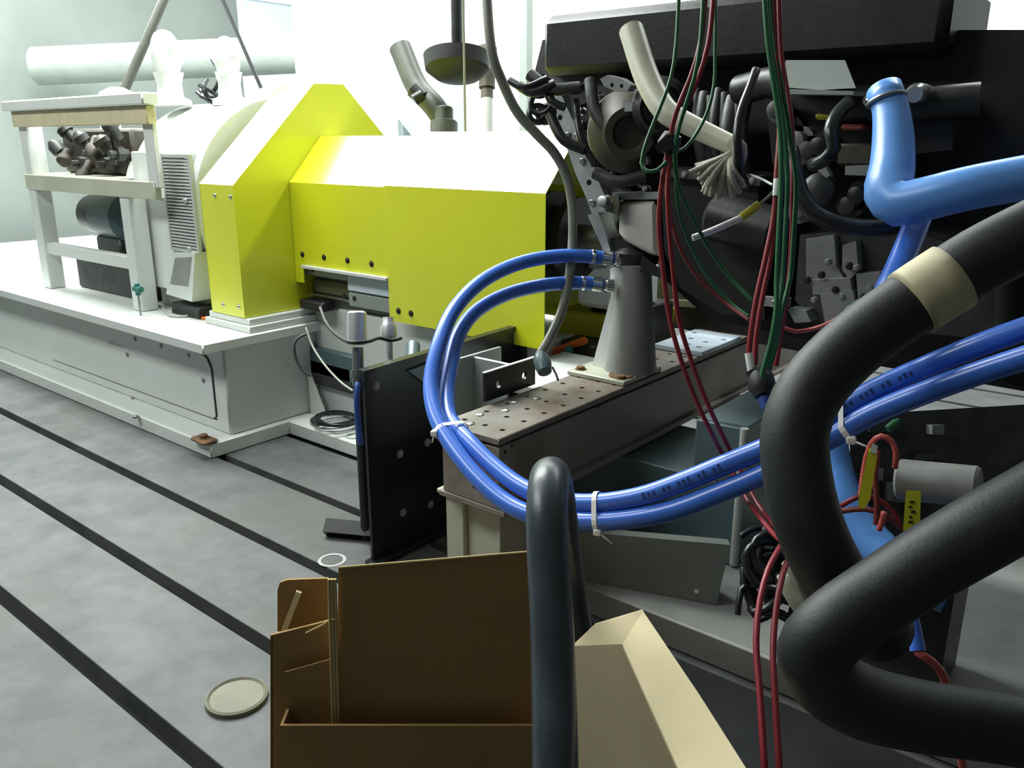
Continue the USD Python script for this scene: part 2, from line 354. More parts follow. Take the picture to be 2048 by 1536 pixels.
t = thing('drive_shaft', 'dark drive shaft and coupling flange inside the yellow cover\'s open end', 'drive shaft', (-2.4, 2.905, .9))
obj('shaft', cyl((-3.5, 2.905, 1.1), (-1.58, 2.905, 1.1), .06, 24), M['steel'], t)
obj('coupling', lathe((-2.25, 2.905, 1.1), (0, 2.905, 1.1), [(0, .12), (.03, .19), (.11, .19), (.11, .13), (.2, .13), (.2, .17), (.24, .17)], 32), M['engine_black'], t)

# ================================================================== DYNAMOMETER
t = thing('dynamometer', 'white dynamometer with a round body behind the yellow guard', 'dynamometer', (-4.7, 2.905, BZ))
ax0, ax1 = np.array((-5.75, 2.905, 1.14)), np.array((-3.9, 2.905, 1.14))
obj('round_body', lathe(ax0 + (.85, 0, 0), ax1, [(0, .30), (.02, .50), (.10, .545), (.14, .56), (.83, .56), (.85, .55)], 72), M['machine_white'], t)
obj('end_flange', lathe((-4.07, 2.905, 1.14), ax1, [(0, .56), (.004, .575), (.066, .575), (.07, .57)], 72), M['machine_white'], t)
obj('side_housing', box((-4.62, 2.335, .70), (-4.075, 3.47, 1.435), .006), M['machine_white'], t)
obj('foot', box((-4.60, 2.40, BZ), (-4.12, 3.4, .71), .01), M['grey_green'], t)
LX0, LX1, LZ0, LZ1, LY = PY(320, 306, 2.32)[0], PY(378, 306, 2.32)[0], PY(378, 505, 2.32)[2], 1.425, 2.335
obj('louver_frame', exY([(LX0, LZ0), (LX0, LZ1), (LX1, LZ1), (LX1, LZ0)], LY - .018, LY + .002, [[(LX0 + .016, LZ0 + .016), (LX0 + .016, LZ1 - .016), (LX1 - .016, LZ1 - .016), (LX1 - .016, LZ0 + .016)]]), M['pale_cable'], t)
sl = []; n_s = 27
for k in range(n_s):
    z = LZ0 + .02 + (LZ1 - LZ0 - .04) * (k + .3) / n_s
    sl.append(hull([(x, y, z + d) for x in (LX0 + .014, LX1 - .014) for y, d in ((LY - .001, .013), (LY - .001, .008), (LY - .017, .002), (LY - .017, -.003))]))
obj('louver_slats', cat(sl), M['pale_cable'], t, smooth=False, kind='stuff')
for px, py in [(325, 397), (371, 401), (379, 498)]: obj('screw', bolt(PY(px, py, LY - .018), (0, -1, 0), .012, .012, 12), M['satin_alu'], t)
# lifting eyes on top
for x, yy, s in [(P(343, 205, 4.75)[0], P(343, 205, 4.75)[1], 1.1), (P(462, 205, 4.72)[0], P(462, 205, 4.72)[1], 1.0)]:
    c = np.array((x, yy, 1.68))
    obj('lifting_eye', cat(lathe(c, c + (0, 0, 1), [(0, .10 * s), (.03, .10 * s), (.05, .065 * s), (.12, .06 * s), (.18, .075 * s)], 24), torus(c + (0, 0, .25 * s), (1, .6, 0), .085 * s, .034 * s)), M['machine_white'], t)
t = thing('terminal_box', 'small slanted white terminal box with a grey front beside the guard', 'terminal box', (-4.3, 2.3, .60))
tb = [PY(*p, 2.30) for p in [(332, 583), (340, 512), (388, 508), (388, 600), (384, 610)]]
obj('body', hull([PY(332, 588, 2.30), PY(346, 506, 2.30), PY(390, 506, 2.30), PY(384, 604, 2.30), PY(332, 588, 2.30) + (0, .14, 0), PY(346, 506, 2.30) + (0, .10, 0), PY(390, 506, 2.30) + (0, .14, 0), PY(384, 604, 2.30) + (0, .14, 0)]), M['white_paint'], t)
obj('front_panel', hull([PY(340, 568, 2.298), PY(350, 516, 2.298), PY(383, 514, 2.298), PY(376, 573, 2.298)] + [PY(340, 568, 2.298) + (0, .01, 0), PY(350, 516, 2.298) + (0, .01, 0), PY(383, 514, 2.298) + (0, .01, 0), PY(376, 573, 2.298) + (0, .01, 0)]), M['cast_grey'], t)
obj('foot', box((-4.33, 2.31, BZ), (-4.05, 2.44, .64), .006), M['engine_black'], t)
t = thing('drain_valve', 'small teal plastic valve on the base beside the terminal box', 'valve', (-4.1, 2.2, BZ))
c = PZ(366, 612, BZ + .015); obj('body', cat(cyl(c - (.04, 0, 0), c + (.04, 0, 0), .016, 12, .004), cyl(c, c + (0, 0, .04), .013, 12, .003)), M['teal_plastic'], t)
t = thing('drain_valve', 'small teal plastic valve beside the white frame post', 'valve', (-4.5, 2.15, BZ))
c = PY(275, 578, 2.17); obj('body', cat(cyl(c - (.03, 0, 0), c + (.04, 0, 0), .018, 12, .004), cyl(c - (0, 0, .035), c + (0, 0, .03), .013, 12, .003)), M['teal_plastic'], t)
obj('stem', cyl((c[0], c[1], BZ), c - (0, 0, .03), .006, 8), M['steel'], t)
c = PZ(415, 636, BZ + .008)
obj('orange_strip', rotz(box(c + (-.10, -.02, -.006), c + (.05, .02, .006), .003), .1, c), M['orange'], label='orange strip lying on the white base at the guard\'s foot', category='strip')
obj('signal_cable', tube([PZ(280, 600, BZ + .01), PZ(320, 612, BZ + .008), PZ(345, 632, BZ + .008), PZ(372, 632, BZ + .008), PZ(395, 625, BZ + .008)], .006, 8), M['pale_cable'], label='thin pale cable lying on the base beneath the terminal box', category='cable')

# white instrument frame at the left end
FY = 2.22
t = thing('instrument_frame', 'white steel frame stand in front of the dynamometer', 'frame', (-4.9, 2.4, BZ))
def on(px, py, y=FY): return PY(px, py, y)
def pb_(x0, y0, x1, y1, Y, th, b=.004):
    a, c = PY(x0, y0, Y), PY(x1, y1, Y); return box((a[0], Y, c[2]), (c[0], Y + th, a[2]), b)
for x0, y0 in [(-4.58, FY), (-5.75, FY), (-5.75, FY + .5)]:
    obj('post', box((x0, y0, BZ), (x0 + .10, y0 + .10, 1.28 if x0 > -5 else 1.66), .006), M['machine_white'], t)
SX = PY(284, 200, FY - .06)[0]
obj('top_slab', box((-5.8, FY - .06, 1.66), (SX, FY + .03, 1.72), .008), M['machine_white'], t)
obj('top_apron', box((-5.75, FY - .03, 1.57), (SX - .03, FY + .02, 1.66), .004), M['tan_tape'], t)
ux0, ux1 = PY(284, 250, FY)[0], PY(303, 250, FY)[0]
obj('post', box((ux0, FY, 1.26), (ux1, FY + .03, 1.66), .005), M['machine_white'], t)
obj('cross_rail', box((-5.75, FY - .01, 1.20), (ux1 - .03, FY + .03, 1.29), .004), M['cream_paint'], t)
obj('shelf', box((-5.75, FY + .02, 1.28), (-4.66, FY + .6, 1.295), .004), M['cream_paint'], t)
obj('cross_rail', box((-5.75, FY + .02, .80), (-4.58, FY + .08, .87), .004), M['machine_white'], t)
t = thing('valve_block', 'dark brown cluster of valves on the frame\'s upper shelf', 'valve block', (-5.1, 2.4, 1.295))
obj('manifold', box((-5.6, 2.40, 1.295), (-4.72, 2.65, 1.56), .02), M['engine_brown'], t)
rr = random.Random(2)
for k in range(9):
    x = -5.50 + .09 * k; z0 = 1.36 + .07 * (k % 3); h = rr.uniform(.08, .17)
    c = np.array((x, 2.37 + rr.uniform(-.03, .03), z0))
    obj('valve', lathe(c, c + (rr.uniform(-.5, .5), -.4, rr.choice((.7, -.5))), [(0, .03), (h * .5, .03), (h * .5, .045), (h * .8, .045), (h, .02)], 12), M['engine_brown' if k % 2 else 'cast_dark'], t)
for k in range(4):
    c = np.array((-5.25 + .16 * k, 2.32, 1.36 + .06 * (k % 2)))
    obj('fitting', lathe(c + (0, .1, 0), c - (0, .05, 0), [(0, .025), (.05, .025), (.05, .04), (.09, .04), (.09, .02), (.13, .02)], 8), M['cast_dark'], t)
obj('feed_pipe', tube([(-4.98, 2.36, 1.36), (-4.85, 2.33, 1.37), (-4.78, 2.33, 1.45), (-4.80, 2.33, 1.55)], .014, 10), M['engine_black'], t)
t = thing('pump_motor', 'dark teal round motor standing in the lower white frame', 'motor', (-5.2, 2.5, .87))
c = PY(258, 430, 2.55)
obj('motor_body', lathe((c[0] - .2, 2.52, 1.04), (c[0] + .2, 2.52, 1.04), [(0, .10), (.02, .15), (.30, .15), (.33, .11), (.36, .11)], 32), M['teal_panel'], t)
obj('end_cover', lathe((c[0] - .42, 2.52, 1.04), (c[0], 2.52, 1.04), [(0, .08), (.03, .12), (.20, .12), (.22, .06)], 24), M['engine_black'], t)
obj('mount', box((c[0] - .2, 2.42, .78), (c[0] + .1, 2.62, .92), .01), M['engine_black'], t)
obj('pump_base', box((-5.6, 2.38, BZ), (-4.72, 2.8, .79), .01), M['cast_dark'], t)

# ================================================================== BACKGROUND behind the machines
t = thing('switch_cabinet', 'tall white switch cabinet behind the octagonal guard', 'cabinet', (-5.0, 4.8, 0))
obj('body', box((-6.0, 4.5, 0), (-4.81, 5.3, 2.6), .01), M['wall_white'], t)
obj('door', box((-5.95, 4.485, .1), (-4.86, 4.50, 2.5), .004), M['white_plastic'], t)
obj('side_frame', exX([(4.55, 0), (4.55, 2.6), (5.25, 2.6), (5.25, 0)], -4.81, -4.80), M['pale_blue_white'], t)
for z in (1.80, 1.90, 2.0): obj('hinge', cyl((-4.795, 4.68, z), (-4.775, 4.68, z), .016, 10, .003), M['teal_panel'], t)
obj('brace', hull([PX(*p, x) for x in (-4.80, -4.72) for p in [(770, 205), (800, 215), (940, 330), (870, 330)]]), M['pale_blue_white'], t)
t = thing('articulated_arm', 'dark olive articulated arm slanting behind the yellow cover', 'arm', P(880, 250, 4.6))
obj('arm_tube', tube(PP((800, 95, 4.7), (835, 175, 4.65), (868, 212, 4.6), (886, 238, 4.6)), .062, 16), M['dark_olive'], t)
obj('clamp', cat(sweep(PP((826, 178, 4.58), (846, 196, 4.58)), .045, 10), cyl(P(828, 200, 4.5), P(845, 188, 4.5), .03, 10)), M['engine_black'], t)
obj('wrist', cyl(P(888, 215, 4.55), P(888, 262, 4.55), .05, 16, .008), M['dark_olive'], t)
obj('foot', cyl(P(888, 243, 4.55), P(888, 275, 4.55), .075, 16, .008), M['dark_olive'], t)
obj('cover_box', cyl(P(888, 262, 4.55), (P(888, 262, 4.55)[0], P(888, 262, 4.55)[1], 0), .045, 12), M['grey_green'], t)
t = thing('wall_panel', 'white wall board with a thin dark joint above the yellow cover', 'wall board', (-3.6, 6.8, 0))
for x0, x1 in [(-7.4, -6.25), (-6.24, -5.45), (-5.44, -4.6), (-4.59, -3.4), (-3.39, -2.0), (-1.99, -.6)]:
    obj('board', box((x0, 6.86, 0), (x1, 6.9, 3.2), .006), M['wall_white'], t)
t = thing('drop_pipe', 'grey pipe with a dark rusty collar above the yellow cover', 'pipe', P(974, 260, 5.0))
obj('pipe', cyl(P(974, 320, 5.0), P(974, 195, 5.0), .033, 16), M['pale_cable'], t)
obj('collar', lathe(P(974, 196, 5.0), P(974, 100, 5.0), [(0, .036), (.06, .036), (.06, .048), (.12, .048), (.14, .06), (.3, .06)], 16), M['engine_brown'], t)
obj('pipe_foot', cyl(P(974, 318, 5.0), (P(974, 318, 5.0)[0], P(974, 318, 5.0)[1], 0), .033, 12), M['pale_cable'], t)
c = PY(1046, 200, 5.6); obj('steel_post', box((c[0] - .04, 5.6, 0), (c[0] + .035, 5.68, 2.9), .004), M['grey_green'], label='slim grey steel post by the white wall behind the engine', category='post')
# duct and pipes over the dynamometer, by the grey wall
obj('grey_duct', cyl((-8.7, 3.6, 2.15), (-5.6, 6.4, 2.35), .17, 24), M['grey_green'], label='large grey duct along the wall behind the dynamometer', category='duct')
obj('inclined_pipe', cyl(P(275, 120, 5.6) + (P(275, 120, 5.6) - P(238, 205, 5.6)) * 5, P(238, 205, 5.6), .03, 12), M['dark_olive'], label='dark inclined pipe above the instrument frame', category='pipe')
c = P(235, 195, 5.2); obj('white_dome', lathe(c - (0, 0, .12), c + (0, 0, 1), [(0, .13), (.10, .13), (.15, .10), (.18, .04)], 24), M['white_paint'], label='white domed cap standing on top of the instrument frame', category='cap')
t = thing('cable_bunch', 'dark bunch of cables hanging above the dynamometer', 'cable bunch', P(420, 190, 4.7))
for k, (a, b, c_, d_) in enumerate([((398, 170), (412, 178), (430, 188), (445, 200)), ((394, 185), (405, 194), (420, 200), (432, 200)), ((400, 176), (410, 196), (425, 205), (440, 196)), ((415, 160), (408, 180), (418, 196), (446, 192)), ((425, 120), (440, 150), (432, 176), (410, 188))]):
    obj('cable', tube(PP((*a, 4.7 + .02 * k), (*b, 4.7), (*c_, 4.72), (*d_, 4.7 + .03 * k)), .012, 8), M['black_cable'], t)
t = thing('window_1', None, None, (-8.9, 5.5, 1.5)); stage.GetPrimAtPath(t).SetCustomDataByKey('kind', 'structure')
wy0, wy1 = PX(492, 170, -8.95)[1], PX(640, 170, -8.95)[1]
obj('window_frame', exX([(wy0, 1.70), (wy0, 3.1), (wy1, 3.1), (wy1, 1.70)], -9.0, -8.94, [[(wy0 + .06, 1.76), (wy0 + .06, 3.04), (wy1 - .06, 3.04), (wy1 - .06, 1.76)]]), M['white_plastic'], t)
obj('window_pane', box((-8.99, wy0 + .06, 1.76), (-8.97, wy1 - .06, 3.04)), M['pale_blue_white'], t)
obj('guy_rod', cyl(P(498, 120, 5.6) + (P(498, 120, 5.6) - P(522, 175, 5.6)) * 9, P(522, 175, 5.6), .012, 8), M['black_cable'], label='thin dark rod slanting down beside the bright window', category='rod')
t = thing('overhead_hood', 'dark blue underside of a lifting hood over the yellow cover', 'hood', P(930, 130, 4.0))
obj('bowl', lathe(P(915, 158, 4.4), P(915, 100, 4.4), [(0, .05), (.01, .12), (.05, .17), (.12, .18), (.14, .1)], 32), M['black_rubber'], t)
obj('stem', cyl(P(915, 120, 4.4), P(915, 120, 4.4) + (0, 0, 2.0), .03, 12), M['engine_black'], t)
obj('hanging_wire', cyl(P(931, 300, 4.3), P(931, 300, 4.3) + (0, 0, 3.0), .006, 6), M['grey_cable'], label='thin grey wire hanging straight down by the hood', category='wire')

# ================================================================== TEST STAND: beam, legs, base
t = thing('engine_stand', 'engine stand with a rusty brown drilled beam on cream and grey legs', 'engine stand', (-1.0, 2.6, 0))
BX0, BX1, BY0, BY1, BT, BB = -1.745, -1.50, 1.765, 4.20, .65, .40
top = box((BX0, BY0, BT - .022), (BX1, BY1, BT), .003)
holes = []
for k in range(12):
    y = BY0 + .07 + k * .105
    for x in (BX1 - .045, BX1 - .115, BX1 - .20): holes.append(man(cyl((x, y, BT - .05), (x, y, BT + .05), .0095, 12)))
for h_ in holes: top = top - h_
obj('top_flange', top, M['rusty_top'], t)
core = box((BX0 + .006, BY0 + .004, BB + .02), (BX1 - .004, BY1 - .004, BT - .030), .003)
for y, z, r in [(2.03, .456, .020), (1.80, .60, .008), (1.83, .61, .006), (2.30, .622, .010)]:
    core = core - man(cyl((BX1 - .08, y, z), (BX1 + .02, y, z), r, 18))
for x, z in [(-1.66, .56), (-1.60, .47)]:
    core = core - man(cyl((x, BY0 - .02, z), (x, BY0 + .05, z), .012, 16))
obj('web', core, M['beam_side'], t)
obj('hole_lining', box((BX0 + .03, BY0 + .06, BB + .03), (BX1 - .085, BY1 - .02, BT - .033)), M['groove'], t)
obj('bottom_flange', box((BX0 - .01, BY0, BB), (BX1 + .02, BY1, BB + .02), .003), M['beam_side'], t)
rr = random.Random(5)
for k in range(5):
    c = np.array((BX1 - .16 - .035 * (k % 2), BY0 + .05 + .085 * k, BT)); obj('weld_bead', lathe(c - (0, 0, .002), c + (0, 0, 1), [(0, .016), (.004, .015), (.007, .008), (.006, .003)], 12), M['steel'], t)
lg = obj('leg', cat(box((-1.78, 1.82, .02), (-1.70, 2.04, .385), .004), box((-1.70, 1.84, .02), (-1.565, 2.02, .385), .004)), M['cream_paint'], t, label='cream leg under the near end')
obj('top_plate', box((-1.80, 1.80, .385), (-1.50, 2.06, .40), .003), M['cream_paint'], lg)
obj('rib', box((-1.565, 1.83, .02), (-1.552, 2.03, .385), .002), M['cream_paint'], lg)
obj('foot_plate', box((-1.86, 1.78, 0), (-1.48, 2.0, .02), .003), M['cream_paint'], lg)
lg = obj('leg', box((-1.62, 3.30, .12), (-1.40, 3.42, .40), .006), M['grey_green'], t, label='pale grey leg under the far end')
obj('leg_flange', box((-1.415, 3.29, .12), (-1.40, 3.44, .40), .003), M['grey_green'], lg)
obj('foot_plate', box((-1.66, 3.22, .10), (-1.36, 3.5, .12), .004), M['grey_green'], lg)
obj('base_slab', box((-1.46, 2.03, 0), (.6, 3.9, .10), .006), M['cast_grey'], t)
# H-section stub on the beam
t = thing('beam_stub', 'short H-section steel stub with two holes standing on the beam', 'bracket', (-1.83, 2.14, BT))
fz0, fz1 = .655, .752
fl_ = box((-1.775, 2.005, fz0 - .002), (-1.762, 2.278, fz1), .002)
for y in (2.075, 2.215): fl_ = fl_ - man(cyl((-1.80, y, .700), (-1.74, y, .700), .014, 16))
obj('flange', fl_, M['black_paint'], t)
obj('lit_flange_edge', box((-1.776, 2.004, fz1), (-1.761, 2.279, fz1 + .004), .001), M['white_plastic'], t)  # white strip painted in for the lit top of the flange
obj('web', box((-1.93, 2.135, fz0 - .1), (-1.775, 2.148, fz1), .002), M['grey_green'], t)
obj('lit_web_edge', box((-1.93, 2.134, fz1), (-1.775, 2.149, fz1 + .004), .001), M['white_plastic'], t)  # white strip again, for light along the web top
obj('flange', box((-1.945, 2.0, .36), (-1.93, 2.29, fz1 + .012), .002), M['grey_green'], t)
# base plates on and beside the beam
obj('white_shelf', box((-2.0, 2.28, .60), (-1.755, 2.78, .64), .004), M['machine_white'], label='white plate beside the beam behind the holed stub', category='plate')
obj('shelf_support', box((-1.98, 2.5, 0), (-1.80, 2.76, .60), .01), M['grey_green'], label='grey-green block holding up the white plate beside the beam', category='support')
t = thing('hole_plate', 'white perforated plate lying on the beam behind the column', 'plate', (-1.6, 3.2, BT))
hp = box((-1.715, 3.03, BT), (-1.49, 3.40, BT + .02), .002)
hs = [(-1.68, 3.33), (-1.60, 3.12), (-1.54, 3.10), (-1.56, 3.20), (-1.52, 3.29), (-1.64, 3.22)]
for x, y in hs: hp = hp - man(cyl((x, y, BT + .004), (x, y, BT + .05), .013, 14))
obj('plate', hp, M['pale_blue_white'], t)
obj('hole_floor', box((-1.70, 3.05, BT + .001), (-1.50, 3.39, BT + .003)), M['teal_panel'], t)
# mount column
t = thing('mount_column', 'grey cast column with a rib whitened for its lit edge, carrying the engine on the beam', 'column', (-1.62, 2.6, BT))
cx, cy = -1.60, 2.62
obj('base_plate', box((cx - .155, cy - .16, BT), (cx + .095, cy + .11, BT + .02), .004), M['cream_paint'], t)
for x, y in [(cx - .12, cy - .12), (cx - .12, cy + .07), (cx + .065, cy - .13)]: obj('bolt', bolt((x, y, BT + .02), (0, 0, 1), .016, .014), M['rust'], t)
obj('shaft', lathe((cx + .025, cy, BT + .02), (cx + .025, cy, 2), [(0, .100), (.02, .094), (.10, .086), (.30, .066), (.375, .060), (.395, .064), (.40, .058)], 36), M['cast_grey'], t)
rb = [PY(*p, cy - .03) for p in [(1190, 738), (1240, 748), (1262, 590), (1262, 532), (1226, 536), (1228, 590)]]
obj('rib', exY([(p[0], max(p[2], BT + .02)) for p in rb], cy - .05, cy - .012), M['white_plastic'], t)  # white instead of cast grey, for the light on its edge
# metal stain ring
obj('base_recess', lathe((cx + .045, cy - .10, BT + .018), (cx + .045, cy - .10, 2), [(0, .045), (.006, .045), (.008, .040), (.005, .034)], 24), M['rust'], t)

# ================================================================== BLACK SPLASH PANEL
t = thing('splash_guard', 'glossy black steel panel standing on the floor beside the beam', 'panel', (-2.14, 2.25, 0))
obj('sheet', exX([(1.80, .02), (1.80, .735), (2.745, .752), (2.745, .02)], -2.146, -2.134), M['black_paint'], t)
obj('top_rail', exX([(1.795, .725), (1.795, .742), (2.75, .760), (2.75, .742)], -2.16, -2.125), M['black_paint'], t)
obj('gusset', exX([(2.0, .70), (2.12, .71), (2.12, .60)], -2.134, -2.122), M['teal_panel'], t)
for px, py in [(800, 908), (855, 885), (806, 1025), (861, 1009), (752, 772)]: obj('bolt', bolt(PX(px, py, -2.134), (1, 0, 0), .012, .008, 12), M['cast_grey'], t)
obj('foot', box((-2.16, 1.78, 0), (-2.10, 2.74, .022), .003), M['black_paint'], t)
obj('foot', sweep([(-2.47, 1.855, .030), (-2.16, 2.02, .030)], .040, 4), M['black_rubber'], t)

# ================================================================== CYLINDERS BY THE PANEL
t = thing('chrome_cylinder', 'taller silver cylinder beside the black panel\'s top corner', 'cylinder', P(713, 745, 3.05))
a, b = P(716, 760, 3.08), P(714, 624, 3.08)
obj('rod', lathe(a - (0, 0, .02), b, [(0, .022), (.03, .022), (.03, .028), (.055, .028), (.055, .022), (.14, .021)], 20), M['steel'], t)
obj('body', lathe(P(714, 690, 3.08), b, [(0, .032), (.004, .036), (.115, .036), (.121, .033), (.125, .026)], 28), M['satin_alu'], t)
obj('pedestal', cyl((a[0], a[1], 0), a, .020, 12), M['engine_black'], t)
t = thing('chrome_cylinder', 'shorter silver cylinder fitting behind the black panel', 'cylinder', P(777, 720, 3.25))
a, b = P(779, 730, 3.25), P(777, 634, 3.25)
obj('rod', lathe(a - (0, 0, .02), b, [(0, .02), (.04, .02), (.04, .014), (.12, .014)], 16), M['satin_alu'], t)
obj('body', lathe(P(777, 678, 3.25), b, [(0, .026), (.01, .032), (.05, .032), (.06, .024), (.085, .022)], 24), M['satin_alu'], t)
obj('pedestal', cyl((a[0], a[1], 0), a, .018, 12), M['engine_black'], t)
def cable(name, label, category, pts, r, m, group=None, n=10, step=.02):
    if pts[0][1] <= 110: pts = [(pts[0][0] - (pts[1][0] - pts[0][0]), -140, pts[0][2])] + list(pts)   # it goes on up to the hall's roof
    return obj(name, tube(PP(*pts), r, n, step), M[m], label=label, category=category, group=group, smooth=True)
cable('sensor_cable', 'dark cable looping past the silver cylinders below the yellow cover', 'cable', [(640, 615, 3.45), (652, 645, 3.35), (676, 672, 3.18), (708, 685, 3.02), (735, 683, 3.04), (760, 676, 3.12), (782, 681, 3.16), (802, 676, 3.2)], .007, 'black_rubber')
cable('grey_lead', 'thin grey cable hanging in a slant below the shaft housing', 'cable', [(612, 655, 3.62), (624, 690, 3.58), (648, 728, 3.5), (680, 763, 3.4), (706, 782, 3.3)], .005, 'grey_cable')
cable('dark_lead', 'dark cable arcing down from the pedestal wall', 'cable', [(612, 668, 3.68), (592, 680, 3.66), (590, 710, 3.66), (605, 740, 3.66), (622, 752, 3.66)], .006, 'cast_dark')
cable('blue_lead', 'blue cable running down the black panel\'s near edge', 'cable', [(716, 765, 2.86), (714, 800, 2.85), (717, 850, 2.86), (722, 890, 2.86)], .011, 'dark_blue')
t = thing('wall_lever', 'dark lever mechanism fixed to the pedestal wall', 'lever', PY(640, 735, 2.68))
c = PY(622, 728, 2.69); obj('knob', lathe(c + (0, .01, 0), c - (0, 1, 0), [(0, .04), (.03, .04), (.04, .03), (.06, .02)], 20), M['engine_black'], t)
obj('arm', box(PY(622, 745, 2.66), PY(708, 715, 2.66) + (0, .05, 0), .006), M['teal_panel'], t)
obj('lug', box(PY(618, 765, 2.66), PY(700, 738, 2.66) + (0, .06, 0), .008), M['cast_dark'], t)
t = thing('cable_coil', 'coil of black cable lying on the pedestal flange', 'cable coil', (-3.1, 2.56, .075))
for k in range(4):
    c = PZ(668, 838, .09 + .016 * k) ; obj('turn', torus(c + (.01 * (k % 2), .006 * k, 0), (.06 * (k - 1), .05, 1), .115 - .006 * k, .009, 32, 8), M['black_cable'], t)
c = PZ(706, 872, .078); obj('wire_ring', torus(c, (0, 0, 1), .035, .004, 24, 6), M['pale_cable'], label='small loose wire ring lying on the white flange', category='wire ring')
obj('pipe_rod', cyl(P(826, 690, 3.6), P(826, 740, 3.5), .03, 14), M['teal_panel'], label='dark teal pipe stub under the deep yellow cover', category='pipe')

# ================================================================== THINGS BEHIND THE COLUMN
t = thing('white_tank', 'white rounded tank behind the blue hose ends', 'tank', PY(1190, 600, 2.95))
obj('body', box(PY(1150, 612, 3.0), PY(1262, 532, 3.0) + (0, .25, 0), .022), M['white_plastic'], t)
obj('cap', cyl(PY(1195, 536, 2.98), PY(1195, 505, 2.98), .04, 18, .006), M['cast_grey'], t)
obj('stand', box((-2.05, 3.05, 0), (-1.85, 3.2, .92)), M['engine_black'], t)
t = thing('sheet_screen', 'pale blue-white sheet screen between the grey cable and the engine', 'screen', PY(1180, 500, 3.5))
obj('sheet', exY([(p[0], p[2]) for p in [PY(*q, 3.55) for q in [(1150, 300), (1165, 505), (1225, 515), (1260, 300)]]], 3.55, 3.58), M['pale_blue_white'], t)
obj('post', box((PY(1200, 500, 3.56)[0] - .05, 3.58, 0), (PY(1200, 500, 3.56)[0] + .05, 3.63, 1.3)), M['cast_grey'], t)
t = thing('yellow_tray', 'dull yellow tray with an orange rail on the floor behind the beam', 'tray', (-1.9, 3.1, 0))
obj('tray', box(PY(1112, 672, 3.0), PY(1260, 640, 3.0) + (0, .4, 0), .01), M['yellow_dull'], t)
obj('box', box((-2.08, 2.86, .3), (-1.80, 3.0, .665), .01), M['engine_brown'], t)
obj('stand', box((-2.05, 3.05, 0), (-1.8, 3.35, .80), .01), M['engine_black'], t)
obj('rail', sweep([PY(1096, 707, 2.84), PY(1172, 680, 2.84)], .016, 4), M['orange'], t)
obj('green_knob', cyl(PY(1138, 700, 2.85), PY(1138, 700, 2.81), .02, 12, .004), M['teal_plastic'], t)
cable('grey_cable', 'thick grey cable hanging in a curve past the yellow cover', 'cable', [(985, 110, 2.75), (1003, 160, 2.78), (1035, 225, 2.82), (1075, 270, 2.85), (1108, 305, 2.88), (1132, 350, 2.92), (1144, 410, 2.95), (1145, 480, 2.97), (1138, 555, 2.97), (1124, 620, 2.95), (1098, 678, 2.9), (1078, 712, 2.86)], .0165, 'grey_cable', n=14)
t = thing('cable_plug', 'dark plug at the grey cable\'s lower end', 'plug', P(1085, 730, 2.84))
obj('body', lathe(P(1080, 708, 2.86), P(1092, 752, 2.80), [(0, .018), (.02, .028), (.05, .030), (.08, .024)], 16), M['teal_panel'], t)
obj('lead', tube(PP((1105, 735, 2.80), (1112, 748, 2.77), (1116, 760, 2.74)), .004, 6), M['black_cable'], t)

# ================================================================== ENGINE
EY = 2.62
t = thing('engine', 'large dark engine with castings and bolted brackets on the test stand', 'engine', (-.7, 2.9, .75))
def pY(px, y0, th, holes=(), hr=.012, smooth=None):
    q = [PY(*p, y0) for p in px]
    return exY([(p[0], p[2]) for p in q], y0, y0 + th, [circle((PY(*h, y0)[0], PY(*h, y0)[2]), hr, 14) for h in holes])
obj('block', pY([(1215, 60), (1140, 130), (1180, 300), (1250, 395), (1310, 500), (1330, 560), (1420, 640), (1560, 668), (2120, 790), (2200, 60)], 2.75, .55), M['engine_black'], t)
obj('bell_housing', pY([(1085, 80), (1068, 150), (1100, 205), (1140, 290), (1165, 345), (1195, 420), (1230, 470), (1250, 440), (1240, 330), (1225, 120), (1200, 60)], 2.70, .45), M['cast_dark'], t)
obj('housing_flange', pY([(1082, 170), (1110, 255), (1135, 300), (1150, 345), (1172, 395), (1196, 460), (1222, 478), (1230, 440), (1196, 360), (1180, 300), (1150, 250), (1118, 180)], 2.66, .045, [(1120, 235), (1152, 295), (1178, 365), (1207, 440)], .011), M['cast_alu'], t)
for px, py in [(1104, 203), (1137, 270), (1166, 322), (1185, 405), (1216, 462), (1168, 250), (1155, 272)]:
    obj('bolt', bolt(PY(px, py, 2.66), (0, -1, 0), .011, .012), M['steel'], t)
for k in range(7):
    a = PY(1125 + 14 * k, 150 + 32 * k, 2.68); obj('rib', hull([a + (0, 0, 0), a + (.012, 0, .01), a + (.10, .0, .05), a + (.10, 0, .035), a + (0, .05, 0), a + (.1, .05, .04)]), M['cast_dark'], t)
obj('oil_pan', pY([(1322, 345), (1400, 330), (1515, 360), (1530, 640), (1440, 628), (1360, 575), (1328, 500)], 2.52, .3), M['engine_black'], t)
obj('sump', pY([(1300, 500), (1318, 650), (1480, 680), (1700, 722), (2150, 800), (2150, 560)], 3.5, .25), M['engine_black'], t)
obj('sump_rib', pY([(1338, 600), (1430, 606), (1428, 618), (1340, 612)], 3.46, .05), M['olive'], t)
obj('pan_rail', pY([(1318, 335), (1320, 352), (1520, 372), (1522, 352)], 2.49, .3), M['cast_dark'], t)
for k in range(6):
    p = PY(1335 + 34 * k, 346 + 3 * k, 2.49); obj('bolt', bolt(p, (0, -1, 0), .008, .008), M['cast_grey'], t)
